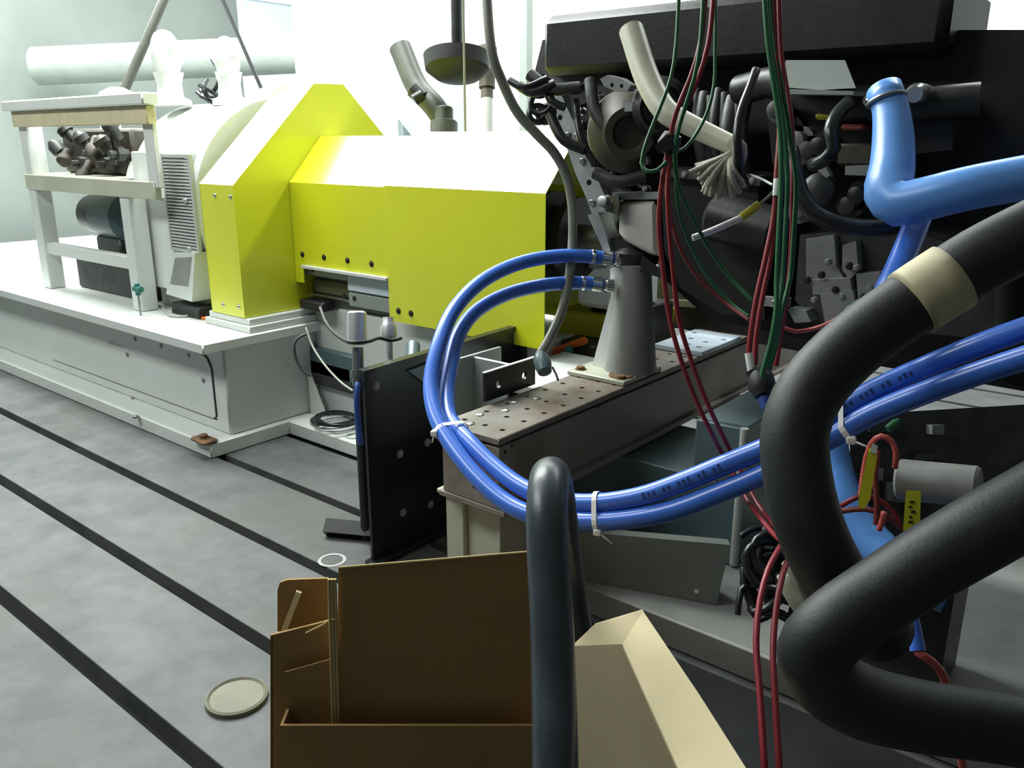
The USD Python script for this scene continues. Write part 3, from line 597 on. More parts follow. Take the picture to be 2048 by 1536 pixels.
obj('mount_block', hull([PY(*p, y) for y in (2.56, 2.70) for p in [(1240, 404), (1308, 402), (1316, 420), (1318, 512), (1300, 508), (1250, 482), (1238, 465)]] + [PY(*p, 2.545) for p in [(1246, 414), (1304, 412), (1306, 500), (1254, 476)]]), M['mount_cast'], t, label='rough pale grey casting above the column')
obj('mount_plate', pY([(1225, 385), (1330, 384), (1336, 398), (1222, 400)], 2.55, .15), M['cast_alu'], t)
obj('mount_foot', lathe((-1.59, 2.64, 1.047), (-1.59, 2.64, 2), [(0, .066), (.02, .085), (.06, .09), (.08, .06), (.14, .06)], 24), M['engine_black'], t)
obj('mount_arm', hull([PY(*p, y) for y in (2.58, 2.72) for p in [(1190, 470), (1245, 480), (1330, 545), (1335, 560), (1270, 540), (1215, 520)]]), M['engine_black'], t)
obj('bracket', pY([(1175, 430), (1196, 425), (1212, 470), (1222, 505), (1206, 500)], 2.56, .08), M['cast_alu'], t)
obj('bracket', hull([PY(*p, y) for y in (2.5, 2.6) for p in [(1200, 395), (1238, 390), (1236, 430), (1206, 420)]]), M['olive'], t)
c = PY(1212, 405, 2.5); obj('drain_plug', bolt(c, (0, -1, .2), .02, .03), M['steel'], t)
# upper-left castings, connectors and loops
obj('exhaust_flange', pY([(1200, 158), (1215, 150), (1240, 156), (1262, 170), (1255, 182), (1228, 182), (1208, 172)], 2.46, .04, [(1224, 170), (1243, 172)], .007), M['cast_grey'], t)
obj('bracket', hull([PY(*p, y) for y in (2.50, 2.56) for p in [(1242, 224), (1247, 200), (1260, 202), (1272, 212), (1268, 222)]]), M['cast_alu'], t)
obj('turbo_casing', lathe(PY(1255, 262, 2.68), PY(1262, 268, 2.46), [(0, .13), (.04, .145), (.12, .14), (.17, .10), (.20, .085), (.20, .06), (.17, .05)], 36), M['engine_brown'], t)
obj('turbo_inlet', lathe(PY(1320, 215, 2.66), PY(1325, 215, 2.45), [(0, .09), (.1, .10), (.17, .09), (.19, .07), (.15, .06)], 28), M['engine_black'], t)
for k, (x, y, r) in enumerate([(1078, 172, .035), (1083, 205, .04), (1075, 228, .03), (1092, 228, .03)]):
    obj('cable_loop', torus(P(x, y, 2.95 + .02 * k), FWD + .4 * RGT * (k % 2), r, .011, 24, 8), M['black_cable'], t)
for k, (x0, y0, x1, y1) in enumerate([(1020, 162, 1095, 158), (1040, 172, 1110, 168), (1060, 150, 1160, 175), (1090, 160, 1130, 215), (1100, 230, 1170, 300), (1180, 160, 1215, 260), (1150, 200, 1190, 330), (1290, 230, 1300, 330), (1190, 345, 1290, 352)]):
    a, b = P(x0, y0, 2.88), P(x1, y1, 2.84); m_ = (a + b) / 2 + np.array([0, -.02, -.025])
    obj('harness', tube([a, m_, b], .014 + .004 * (k % 3), 10), M[['black_cable', 'engine_black', 'cast_dark'][k % 3]], t)
rr = random.Random(11)
for k in range(22):
    x, y = rr.uniform(1150, 1330), rr.uniform(185, 385)
    if x < 1125 + (y - 185) * .5: x += 90
    p = PY(x, y, 2.64 - rr.uniform(0, .05)); s = rr.uniform(.012, .03)
    if k % 3 == 0: obj('boss', lathe(p + (0, .06, 0), p - (0, .03, 0), [(0, s * 1.3), (.05, s * 1.2), (.05, s * .8), (.075, s * .8), (.08, s * .6)], 14), M['cast_dark'], t)
    elif k % 3 == 1: obj('connector', rotz(box(p - (s, .02, s * .7), p + (s, .08, s * .7), .004), rr.uniform(-.5, .5), p), M['engine_black'], t)
    else: obj('bolt', bolt(p + (0, .02, 0), (rr.uniform(-.3, .3), -1, .2), .011, .03), M['steel'], t)
# right half: gearcase, valve covers, boxes
obj('gearcase', pY([(1600, 470), (1745, 455), (1850, 470), (1990, 520), (1990, 680), (1800, 662), (1640, 660), (1590, 600)], 2.44, .30), M['cast_dark'], t)
for px, Y, th, m_ in [([(1612, 478), (1668, 470), (1672, 530), (1690, 560), (1650, 566), (1612, 560)], 2.41, .05, 'cast_grey'), ([(1685, 490), (1712, 482), (1716, 540), (1700, 560), (1684, 540)], 2.40, .06, 'cast_grey'), ([(1622, 560), (1700, 556), (1704, 585), (1626, 590)], 2.39, .06, 'cast_grey'), ([(1640, 590), (1705, 580), (1720, 640), (1650, 646)], 2.385, .08, 'cast_grey'), ([(1712, 548), (1760, 545), (1756, 600), (1716, 598)], 2.39, .07, 'cast_grey'), ([(1575, 618), (1612, 622), (1622, 644), (1590, 646)], 2.38, .06, 'cast_alu')]:
    obj('casting', pY(px, Y, th), M[m_], t)
obj('tension_plate', pY([(1523, 594), (1575, 598), (1574, 616), (1525, 612)], 2.36, .03), M['cast_grey'], t)
p = PY(1552, 607, 2.36); obj('bolt', bolt(p, (0, -1, .1), .012, .012), M['chrome'], t)
for k in range(10):
    x, y = 1615 + 14 * k, 560 + 40 * math.sin(k * 1.7); p = PY(x, y, 2.39); obj('bolt', bolt(p, (0, -1, 0), .008, .012), M['cast_grey' if k % 2 else 'engine_black'], t)
obj('valve_cover', pY([(1530, 185), (1720, 195), (1905, 180), (1905, 300), (1620, 330), (1545, 330)], 2.50, .35), M['engine_black'], t)
obj('cover_plate', hull([PY(*p, y) for y in (2.34, 2.48) for p in [(1572, 120), (1560, 174), (1640, 180), (1712, 176), (1690, 120)]]), M['white_paint'], t, label='white plate bolted on top of the engine')
obj('cover_rail', pY([(1580, 178), (1708, 182), (1706, 190), (1578, 188)], 2.33, .1), M['grey_green'], t)
obj('connector', box(PY(1628, 240, 2.42), PY(1704, 222, 2.42) + (0, .1, 0), .008), M['yellow_dull'], t, label='dull yellow connector block')
obj('connector', box(PY(1680, 262, 2.41), PY(1728, 248, 2.41) + (0, .1, 0), .006), M['brown_red'], t, label='dark red connector block')
obj('injector_box', box(PY(1672, 330, 2.42), PY(1746, 287, 2.42) + (0, .1, 0), .006), M['engine_brown'], t)
obj('injector_plate', pY([(1690, 332), (1690, 350), (1750, 352), (1750, 330)], 2.38, .08), M['cast_grey'], t)
obj('strap', pY([(1615, 332), (1650, 334), (1660, 350), (1652, 356), (1636, 342)], 2.38, .03), M['cast_grey'], t)
obj('sensor', lathe(PY(1640, 380, 2.5), PY(1640, 380, 2.3), [(0, .05), (.06, .05), (.07, .04), (.12, .038), (.13, .02)], 20), M['cast_dark'], t)
for k, (x, y) in enumerate([(1620, 300), (1645, 292), (1600, 280), (1560, 220), (1580, 260), (1600, 420), (1700, 410), (1720, 390)]):
    p = PY(x, y, 2.46); obj('boss', lathe(p + (0, .06, 0), p - (0, .05, 0), [(0, .04), (.06, .04), (.06, .025), (.1, .025), (.105, .015)], 12), M[['cast_dark', 'engine_black', 'cast_grey'][k % 3]], t)
obj('intake_pipe', tube([PY(1480, 180, 2.56), PY(1560, 165, 2.5), PY(1640, 205, 2.46), PY(1760, 215, 2.46), PY(1960, 200, 2.5)], .045, 18), M['engine_black'], t)
for k in range(8):
    a = PY(1395 + 14 * k, 180 + 9 * (k % 3), 2.60); b = PY(1405 + 13 * k, 330 + 5 * k, 2.56)
    obj('runner', tube([a, (a + b) / 2 + (0, -.03 - .02 * (k % 2), 0), b], .016 + .005 * (k % 3), 10), M[['engine_black', 'cast_dark'][k % 2]], t)
obj('top_casting', box(PY(1080, 152, 2.62) + (0, 0, 0), PY(1900, 20, 2.62) + (0, .5, .1), .03), M['engine_black'], t)
p = PY(1738, 201, 2.38); obj('bolt', bolt(p, (0, -1, .3), .012, .01), M['chrome'], t)
p = PY(1833, 190, 2.40); obj('sensor', lathe(p + (0, .06, 0), p - (0, .04, 0), [(0, .03), (.06, .03), (.08, .02)], 14), M['steel'], t)
obj('starter_motor', lathe(PY(1420, 430, 2.46), PY(1570, 470, 2.46), [(0, .05), (.02, .075), (.22, .075), (.24, .05)], 28), M['engine_black'], t)

# black hoses on the engine
cable('coolant_hose', 'glossy black hose curving round the engine beside the blue elbow', 'hose', [(1580, 300, 2.12), (1590, 350, 2.1), (1604, 395, 2.08), (1630, 428, 2.06), (1670, 447, 2.04), (1720, 456, 2.02), (1780, 455, 2.0), (1830, 440, 2.0)], .022, 'black_cable', n=16)
cable('vent_hose', 'short black hose arching behind the yellow connector', 'hose', [(1697, 205, 2.18), (1672, 232, 2.15), (1661, 262, 2.13), (1668, 295, 2.13), (1652, 318, 2.15), (1625, 330, 2.2)], .018, 'black_cable', n=14)
cable('black_lead', 'black cable with a bright streak hanging beside the frayed rope', 'cable', [(1512, 140, 2.02), (1500, 175, 2.0), (1483, 220, 1.98), (1475, 262, 1.97), (1476, 300, 1.97), (1482, 345, 1.99), (1492, 372, 2.05)], .011, 'black_cable', n=12)
# cream pole with a frayed end
t = thing('frayed_rope', 'cream sleeved rope with a grey frayed end in front of the engine', 'rope', P(1400, 260, 2.1))
obj('sleeve', tube(PP((1262, 60, 2.24), (1298, 165, 2.18), (1335, 225, 2.13), (1372, 246, 2.10), (1425, 272, 2.06), (1474, 294, 2.02)), [.033, .033, .031, .027, .025, .022], 18), M['cream_pipe'], t)
obj('knot', tube(PP((1462, 284, 2.02), (1478, 296, 2.01), (1474, 318, 2.02), (1456, 338, 2.03)), [.017, .020, .022, .024], 14), M['brush_fibre'], t)
rr = random.Random(8)
for k in range(46):
    u = k / 45; th = math.radians(188 + 128 * u); R = 66 + rr.uniform(-10, 8)
    ex, ey = 1446 + R * .95 * math.cos(th), 322 - R * 1.08 * math.sin(th); d = 2.0 + rr.uniform(-.035, .05)
    mx, my = 1446 + R * .5 * math.cos(th), 322 - R * .5 * math.sin(th)
    obj('strand', tube(PP((1472, 300, 2.02), (1458 + 8 * math.cos(th), 312 - 6 * math.sin(th), 2.01), (mx, my, d), (ex, ey, d + .01)), [.007, .008, .0085, .0055], 6, .03), M['brush_fibre'], t, smooth=True)
# silver lead with a yellow sleeve
t = thing('sensor_lead', 'silver braided lead with a yellow sleeve across the dark oil pan', 'cable', P(1460, 440, 2.0))
obj('braid', tube(PP((1385, 476, 2.0), (1420, 463, 2.0), (1455, 448, 2.0), (1484, 435, 2.0)), .008, 10), M['satin_alu'], t)
obj('sleeve', cyl(P(1482, 436, 2.0), P(1518, 409, 2.0), .0105, 12), M['yellow_dull'], t)
obj('wire', tube(PP((1516, 410, 2.0), (1535, 395, 2.0), (1552, 378, 1.99)), .004, 8), M['grey_cable'], t)
# blue silicone elbow and lower pipe
t = thing('blue_elbow', 'thick light blue silicone elbow hose at the engine\'s front', 'hose', P(1790, 300, 1.9))
obj('hose', tube(PP((1768, 178, 1.98), (1780, 215, 1.96), (1786, 275, 1.93), (1784, 335, 1.90), (1778, 385, 1.87), (1800, 408, 1.84), (1850, 398, 1.80), (1930, 378, 1.75), (2080, 350, 1.7)), [.040, .040, .045, .049, .053, .050, .047, .046, .046], 28), M['blue_silicone'], t, smooth=True)
obj('clamp', torus(P(1773, 200, 1.965), P(1773, 200, 1.965) - P(1764, 160, 1.97), .041, .005, 32, 8), M['steel'], t)
cable('blue_pipe', 'deep blue hose running down behind the black hose\'s tan cuff', 'hose', [(1842, 425, 1.92), (1822, 475, 1.88), (1795, 540, 1.82), (1768, 600, 1.74), (1745, 670, 1.66)], .028, 'blue_hose', n=18)
cable('blue_drain_hose', 'thick blue hose dropping behind the black insulated hoses', 'hose', [(1648, 790, 2.06), (1654, 870, 2.03), (1668, 945, 2.0), (1695, 1018, 1.95), (1745, 1085, 1.9), (1810, 1140, 1.85), (1900, 1190, 1.8)], .045, 'blue_silicone', n=20)

# ================================================================== BLUE HOSE PAIR
H1 = [(1226, 518, 3.0), (1180, 513, 2.98), (1120, 512, 2.95), (1040, 526, 2.88), (965, 562, 2.80), (908, 620, 2.70), (876, 695, 2.60), (862, 770, 2.52), (872, 832, 2.44), (900, 885, 2.37), (948, 948, 2.29), (1005, 1000, 2.22), (1065, 1030, 2.16), (1150, 1042, 2.10), (1240, 1040, 2.05), (1340, 1022, 2.00), (1440, 985, 1.95), (1540, 942, 1.90), (1640, 888, 1.85), (1740, 830, 1.80), (1850, 785, 1.74), (1960, 745, 1.68), (2100, 700, 1.60)]
H2 = [(1206, 570, 3.02), (1160, 566, 3.0), (1090, 570, 2.95), (1010, 590, 2.88), (950, 625, 2.80), (918, 668, 2.72), (902, 730, 2.63), (894, 790, 2.55), (900, 838, 2.47), (935, 880, 2.38), (985, 930, 2.30), (1045, 975, 2.22), (1110, 1000, 2.15), (1190, 1006, 2.09), (1280, 993, 2.04), (1370, 962, 1.99), (1460, 925, 1.94), (1550, 888, 1.90), (1640, 842, 1.86), (1740, 785, 1.82), (1850, 735, 1.78), (1960, 690, 1.72), (2100, 640, 1.65)]
for pts, lab in [(H1, 'blue cooling hose of the pair, on the outside of the big loop'), (H2, 'blue cooling hose of the pair, on the inside of the big loop')]:
    t = thing('blue_cooling_hose', lab, 'hose', P(*pts[8]))
    obj('hose', tube(PP(*pts), .0245, 18), M['blue_hose'], t, smooth=True)
    a, b = P(*pts[0]), P(*pts[1]); d = (a - b) / np.linalg.norm(a - b)
    obj('end_ferrule', lathe(a - d * .045, a, [(0, .027), (.035, .028), (.04, .020), (.055, .020), (.055, .026), (.08, .026)], 20), M['chrome'], t)
    obj('ferrule_band', lathe(a - d * .085, a, [(0, .0255), (.002, .0275), (.012, .0275), (.014, .0255)], 20), M['chrome'], t)
s = spline(PP(*H1), .02)
def print_marks(pts, i0, i1, parent, r):
    s = spline(PP(*pts), .012); ms = []
    seg = [k for k in range(len(s)) if P(*pts[i0])[0] < s[k][0] < P(*pts[i1])[0] and k > len(s) // 2]
    for n_, k in enumerate(seg[:-1]):
        if n_ % 7 in (3, 6): continue
        d, u, v = frame(s[k + 1] - s[k]); view = CAM - s[k]; view -= d * (view @ d); view /= np.linalg.norm(view)
        o = np.cross(d, view); c = s[k] + r * view; w = .0045 if n_ % 3 else .007
        ms.append(hull([c + d * a + o * b * w + view * e for a in (.001, .007) for b in (-1, 1) for e in (-.003, .0006)]))
    if ms: obj('print_marks', cat(ms), M['blue_print'], parent, smooth=False, kind='stuff')
print_marks(H2, 14, 16, '/World/blue_cooling_hose_001', .0245)
print_marks(H2, 18, 20, '/World/blue_cooling_hose_001', .0245)
def zip_tie(i, j, label, tail, head_up):
    a, b = P(*i), P(*j); t = thing('cable_tie', label, 'cable tie', (a + b) / 2)
    tang = None
    for h in (H1,):
        s = spline(PP(*h), .02); k = int(np.argmin(np.linalg.norm(s - (a + b) / 2, axis=1))); k = min(max(k, 1), len(s) - 2); tang = s[k + 1] - s[k - 1]
    tang /= np.linalg.norm(tang)
    w = b - a; w -= tang * (w @ tang); L = np.linalg.norm(w); w /= L; n_ = np.cross(tang, w); R = .0265
    loop = []
    for th in np.linspace(-math.pi / 2, math.pi / 2, 9): loop.append(b + R * (math.cos(th) * w + math.sin(th) * n_))
    for th in np.linspace(math.pi / 2, 3 * math.pi / 2, 9): loop.append(a + R * (math.cos(th) * w + math.sin(th) * n_))
    loop.append(loop[0]); loop = np.array(loop); V, F = [], []
    for q in loop:
        o = q - (a + b) / 2; o /= np.linalg.norm(o)
        for s1, s2 in ((-1, 0), (1, 0), (1, 1), (-1, 1)): V.append(q + tang * s1 * .0062 + o * s2 * .0022)
    for k in range(len(loop) - 1):
        for e in range(4):
            p, q = k * 4 + e, k * 4 + (e + 1) % 4; F += [(p, q, q + 4), (p, q + 4, p + 4)]
    obj('strap', trimesh.Trimesh(np.array(V), F, process=False), M['white_plastic'], t, smooth=False)
    hd = (a - w * R) if head_up else (b + w * R)
    toc = CAM - hd; toc /= np.linalg.norm(toc); hd = hd + toc * .008
    obj('head', rotz(box(hd - (.010, .009, .009), hd + (.010, .009, .009), .003), .4, hd), M['white_plastic'], t)
    obj('tail', tube([hd, hd + np.array(tail) * .5 + toc * .01, hd + np.array(tail)], .0025, 6), M['white_plastic'], t)
zip_tie((917, 858, 2.42), (886, 862, 2.405), 'white cable tie where the blue loop turns towards the front', (-.01, 0, -.03), False)
zip_tie((1195, 1005, 2.088), (1195, 1042, 2.076), 'white cable tie on the blue hoses beside the grey hose', (.03, .02, -.03), False)
zip_tie((1690, 815, 1.84), (1690, 860, 1.825), 'white cable tie on the blue hoses right of the thick black hose', (.05, .01, -.015), False)

# ================================================================== CABINETS UNDER THE BEAM
t = thing('teal_cabinet', 'dark teal sheet metal cabinet under the beam', 'cabinet', (-1.25, 2.5, .10))
tx = PY(1392, 850, 2.45)[0]
obj('front', box((-1.70, 2.45, .105), (-1.045, 2.47, .392), .003), M['teal_panel'], t)
obj('front', box((tx, 2.45, .394), (-1.045, 2.47, .595), .003), M['teal_panel'], t)
obj('body', cat(box((-1.70, 2.47, .10), (-1.035, 2.9, .39), .003), box((tx, 2.47, .38), (-1.035, 2.9, .60), .003)), M['teal_panel'], t)
obj('edge_strip', cyl((-1.038, 2.452, .11), (-1.038, 2.452, .60), .014, 14), M['pale_cable'], t)
t = thing('steel_case', 'dark grey steel case turned askew on the stand base', 'case', (-1.2, 2.25, .10))
cb = [PZ(1140, 1156, .101), PZ(1432, 1211, .101)]
def above(q, py):   # the point straight above q that is seen at picture row py
    lo_, hi_ = q[2], q[2] + 2
    for _ in range(50):
        m_ = (lo_ + hi_) / 2; w = np.array([q[0], q[1], m_]) - CAM
        if H / 2 - FPX * (w @ UPV) / (w @ FWD) > py: lo_ = m_
        else: hi_ = m_
    return np.array([q[0], q[1], lo_])
cs = cb + [above(cb[0], 1062), above(cb[1], 1090) + RGT * .03]
dv = np.array([FWD[0], FWD[1], 0]); dv /= np.linalg.norm(dv); dv = dv * .13
obj('body', hull(cs + [c + dv for c in cs[:2]] + [c + dv * .3 for c in cs[2:]]), M['dark_case'], t)
f_ = (cs[1] * .86 + cs[0] * .14); p = f_ * .82 + (cs[3] * .86 + cs[2] * .14) * .18; n_ = np.cross(cs[1] - cs[0], cs[2] - cs[0]); n_ *= np.sign(n_ @ (CAM - p)); obj('rivet', bolt(p, n_, .006, .004, 12), M['chrome'], t)
obj('tie_bar', tube(PP((1418, 830, 3.2), (1440, 836, 3.15), (1462, 842, 3.1)), .008, 8), M['white_plastic'], label='thin white bar beside the far leg under the beam', category='bar')

# ================================================================== WIRES
G = 'thin red wires hanging in front of the engine'
def wire(label, pts, r, m='red_wire', cat_='wire', name='red_wire', group=None): return cable(name, label, cat_, pts, r, m, group=group, n=10, step=.025)
wire('red wire running from the taped bundle down over the beam to the lower loops', [(1400, 90, 1.78), (1380, 158, 1.80), (1352, 225, 1.82), (1336, 300, 1.84), (1322, 380, 1.86), (1318, 450, 1.88), (1326, 540, 1.90), (1340, 640, 1.92), (1362, 720, 1.93), (1392, 800, 1.96), (1424, 868, 1.98), (1460, 935, 2.02), (1495, 1000, 1.95), (1540, 1060, 1.82), (1572, 1092, 1.70), (1580, 1108, 1.62), (1565, 1150, 1.55), (1552, 1220, 1.50), (1546, 1300, 1.46), (1550, 1390, 1.42), (1560, 1550, 1.36)], .0058, 'red_wire')
wire('second red wire beside the beam-crossing one, ending in the outer lower loop', [(1416, 90, 1.80), (1396, 158, 1.82), (1366, 225, 1.84), (1342, 300, 1.86), (1336, 380, 1.88), (1338, 450, 1.90), (1346, 540, 1.92), (1358, 640, 1.94), (1382, 720, 1.96), (1412, 800, 1.99), (1444, 868, 2.02), (1478, 935, 2.05), (1510, 1000, 1.97), (1552, 1055, 1.84), (1578, 1072, 1.70), (1560, 1095, 1.60), (1536, 1140, 1.54), (1520, 1200, 1.50), (1512, 1280, 1.46), (1520, 1390, 1.41), (1530, 1550, 1.35)], .0058, 'red_wire')
wire('dull red wire from the taped bundle curving across the oil pan', [(1340, 300, 1.90), (1332, 360, 1.92), (1340, 430, 1.95), (1362, 500, 1.98), (1400, 560, 2.0), (1450, 605, 2.0), (1498, 640, 1.95)], .005, 'brown_red')
wire('red wire hanging left of the green wires to the white sleeve', [(1550, 80, 1.84), (1556, 160, 1.84), (1560, 250, 1.83), (1553, 350, 1.82), (1548, 430, 1.82), (1530, 520, 1.82), (1512, 600, 1.82), (1500, 680, 1.82), (1498, 712, 1.82)], .0062, 'red_wire')
wire('red wire hanging between the green wires and the silver lead', [(1560, 80, 1.86), (1566, 160, 1.86), (1562, 260, 1.85), (1558, 350, 1.84), (1550, 440, 1.84), (1540, 520, 1.84), (1524, 600, 1.84), (1512, 680, 1.84), (1510, 735, 1.84)], .006, 'red_wire')
wire('red wire at the right of the hanging bundle beside the black hose', [(1558, 80, 1.88), (1570, 160, 1.88), (1582, 240, 1.87), (1586, 320, 1.86), (1585, 400, 1.86), (1584, 470, 1.87), (1578, 560, 1.88), (1566, 640, 1.88), (1558, 690, 1.88), (1552, 732, 1.88)], .006, 'red_wire')
gg = 'green_wire'
wire('green wire looping out left of the taped bundle', [(1352, 90, 1.86), (1342, 155, 1.86), (1318, 220, 1.86), (1296, 275, 1.86), (1283, 325, 1.86), (1292, 342, 1.85), (1315, 340, 1.84), (1334, 322, 1.83)], .0045, gg, name=gg)
wire('green wire running with the red wires into the tape', [(1400, 90, 1.77), (1388, 158, 1.78), (1368, 220, 1.80), (1352, 280, 1.81), (1350, 330, 1.83), (1362, 385, 1.87), (1388, 440, 1.93), (1420, 500, 1.97), (1460, 555, 1.98), (1503, 600, 1.95)], .0048, gg, name=gg)
wire('green wire curving across the oil pan below the silver lead', [(1352, 310, 1.86), (1352, 370, 1.90), (1360, 430, 1.95), (1385, 500, 2.0), (1420, 560, 2.01), (1460, 605, 2.0), (1497, 632, 1.96)], .0042, gg, name=gg)
wire('thin green wire at the upper right of the taped bundle', [(1430, 90, 1.90), (1428, 170, 1.90), (1416, 220, 1.90), (1396, 262, 1.89), (1370, 296, 1.87), (1350, 304, 1.855)], .004, gg, name=gg)
for k, (dx, lab) in enumerate([(0, 'long green wire in the middle of the hanging bundle'), (13, 'long green wire beside the middle one of the hanging bundle'), (30, 'long green wire at the right edge of the hanging bundle')]):
    wire(lab, [(1535 + dx * .4, 80, 1.80 + .02 * k), (1548 + dx * .5, 170, 1.80 + .02 * k), (1560 + dx * .6, 260, 1.80 + .02 * k), (1562 + dx, 360, 1.80 + .02 * k), (1558 + dx, 460, 1.80 + .02 * k), (1553 + dx * .9, 560, 1.80 + .02 * k), (1552 + dx * .4, 620, 1.79 + .02 * k), (1540 + dx * .4, 690, 1.79 + .02 * k), (1525 + dx * .4, 745, 1.79 + .02 * k), (1522 + dx * .4, 770, 1.79 + .02 * k)], .0056, gg, name=gg)
t = thing('tape_wrap', 'black tape wrapped round the red and green wires', 'tape', P(1340, 285, 1.84))
obj('wrap', tube(PP((1346, 268, 1.83), (1338, 288, 1.84), (1330, 306, 1.845)), [.020, .026, .022], 16), M['black_rubber'], t)
obj('tab', hull([P(*p, d) for d in (1.81, 1.816) for p in [(1309, 292), (1332, 270), (1352, 268), (1350, 296), (1318, 308)]]), M['black_rubber'], t)
obj('wire_marker', cyl(P(1552, 392, 1.815), P(1554, 358, 1.815), .0075, 10), M['white_plastic'], label='small silver marker sleeve on a hanging red wire', category='marker sleeve')
obj('wire_marker', cyl(P(1497, 706, 1.82), P(1503, 742, 1.82), .0085, 10), M['white_plastic'], label='white sleeve at the lower end of the left red wire', category='marker sleeve')
t = thing('wire_plug', 'black connector at the lower end of the green wires', 'plug', P(1522, 775, 1.8))
obj('body', lathe(P(1518, 738, 1.83), P(1528, 800, 1.79), [(0, .018), (.02, .028), (.045, .030), (.06, .022), (.07, .018)], 14), M['black_rubber'], t)
obj('arm', cyl(P(1500, 742, 1.82), P(1516, 772, 1.81), .011, 10), M['black_rubber'], t)
obj('cable_end', cyl(P(1525, 795, 1.79), P(1534, 815, 1.78), .012, 10), M['dark_blue'], t)
cable('pink_lead', 'pale pink lead crossing low in front of the gearcase', 'wire', [(1560, 652, 1.9), (1590, 663, 1.9), (1625, 658, 1.9), (1660, 645, 1.85), (1700, 620, 1.8)], .0048, 'pink_red')
cable('green_lead', 'short bright green wire beside the thick black hose', 'wire', [(1680, 640, 1.78), (1700, 616, 1.78), (1725, 600, 1.8), (1755, 590, 1.85)], .007, 'green_wire')
cable('thin_lead', 'thin light wire joining the silver marker sleeve', 'wire', [(1500, 350, 1.99), (1522, 358, 1.95), (1545, 370, 1.86)], .003, 'pale_cable')

# ================================================================== THICK HOSES IN THE FOREGROUND
t = thing('insulated_hose', 'thick black foam hose with a tan cuff in front of the blue hoses', 'hose', P(1570, 850, 1.3))
obj('hose', tube(PP((2120, 440, 1.20), (1960, 520, 1.22), (1850, 590, 1.24), (1770, 642, 1.25), (1690, 705, 1.25), (1622, 780, 1.24), (1590, 860, 1.23), (1594, 950, 1.22), (1618, 1050, 1.21), (1660, 1140, 1.22), (1715, 1215, 1.25), (1765, 1262, 1.29)), .049, 30), M['foam_rubber'], t, smooth=True)
obj('tape_cuff', tube(PP((1905, 553, 1.232), (1850, 588, 1.239), (1822, 607, 1.243)), .053, 30), M['tan_tape'], t, smooth=True, label='tan tape cuff')
t = thing('insulated_hose', 'thick dark foam hose bent in a rounded elbow below the tan-cuffed one', 'hose', P(1700, 1250, 1.05))
obj('hose', tube(PP((2120, 975, 1.02), (1960, 1065, 1.03), (1850, 1130, 1.04), (1760, 1190, 1.05), (1680, 1245, 1.05), (1636, 1288, 1.05), (1630, 1322, 1.07), (1658, 1365, 1.10), (1730, 1405, 1.14), (1830, 1430, 1.18), (1960, 1450, 1.22), (2120, 1480, 1.27)), [.047, .047, .046, .046, .046, .046, .047, .048, .05, .05, .05, .05], 30), M['foam_rubber'], t, smooth=True)
t = thing('grey_rubber_hose', 'grey rubber hose rising upright between the cardboard flaps', 'hose', P(1100, 1150, 1.3))
obj('hose', tube(PP((1112, 1620, 1.22), (1110, 1480, 1.25), (1108, 1380, 1.28), (1104, 1250, 1.31), (1097, 1120, 1.34), (1094, 1020, 1.37), (1097, 968, 1.41), (1102, 952, 1.47), (1109, 972, 1.53), (1118, 1030, 1.58), (1128, 1110, 1.63), (1140, 1190, 1.67), (1152, 1270, 1.70), (1160, 1360, 1.70)), .0345, 26), M['grey_hose_rubber'], t, smooth=True)

# lower right corner: tags, wires, small parts
t = thing('yellow_tag', 'long narrow yellow tag hanging behind the blue drain hose', 'tag', P(1738, 950, 1.7))
obj('tag', hull([P(*p, d) for d in (1.69, 1.694) for p in [(1738, 895), (1752, 897), (1754, 915), (1740, 1000), (1728, 1018), (1716, 1012), (1718, 990)]]), M['yellow_tag'], t)
obj('white_tip', hull([P(*p, d) for d in (1.687, 1.696) for p in [(1744, 886), (1756, 892), (1752, 908), (1740, 904)]]), M['white_plastic'], t)
t = thing('yellow_tag', 'square yellow tag with black print by the grey cylinder', 'tag', P(1822, 1030, 1.62))
obj('tag', hull([P(*p, d) for d in (1.62, 1.624) for p in [(1812, 980), (1842, 982), (1840, 1050), (1828, 1075), (1806, 1060)]]), M['yellow_tag'], t)
obj('print', cat([hull([P(x + a, y + b, d) for d in (1.618, 1.621) for a in (0, 9 - 3 * (k % 2)) for b in (0, 4)]) for k, (x, y) in enumerate([(1820, 1002), (1818, 1012), (1822, 1022), (1818, 1032), (1817, 1042)])]), M['engine_black'], t, smooth=False)
rw = [([(1682, 1012, 1.84), (1720, 992, 1.82), (1750, 996, 1.82), (1785, 1022, 1.82), (1800, 1050, 1.82)], 'red wire arching over the blue drain hose, upper one', 'red_wire'),
      ([(1684, 1022, 1.80), (1730, 1018, 1.78), (1770, 1030, 1.77), (1810, 1060, 1.77), (1840, 1080, 1.77)], 'red wire arching over the blue drain hose, lower one', 'brown_red'),
      ([(1722, 990, 1.74), (1728, 940, 1.74), (1742, 888, 1.72), (1762, 872, 1.7), (1782, 882, 1.7), (1792, 905, 1.7), (1790, 935, 1.72)], 'red wire bent over the long yellow tag', 'pink_red'),
      ([(1752, 1050, 1.76), (1754, 1000, 1.76), (1750, 950, 1.76), (1756, 900, 1.76)], 'dark red wire beside the long yellow tag', 'brown_red'),
      ([(1758, 1060, 1.7), (1765, 1040, 1.69), (1768, 1025, 1.68)], 'short bright red wire stub under the arching wires', 'pink_red')]
for pts, lab, m_ in rw: cable('red_wire', lab, 'wire', pts, .006, m_)
obj('wire_nut', lathe(P(1775, 858, 1.7), P(1792, 845, 1.7), [(0, .008), (.02, .009), (.03, .005)], 10), M['green_wire'], label='small green wire end above the bent red wire', category='wire end')
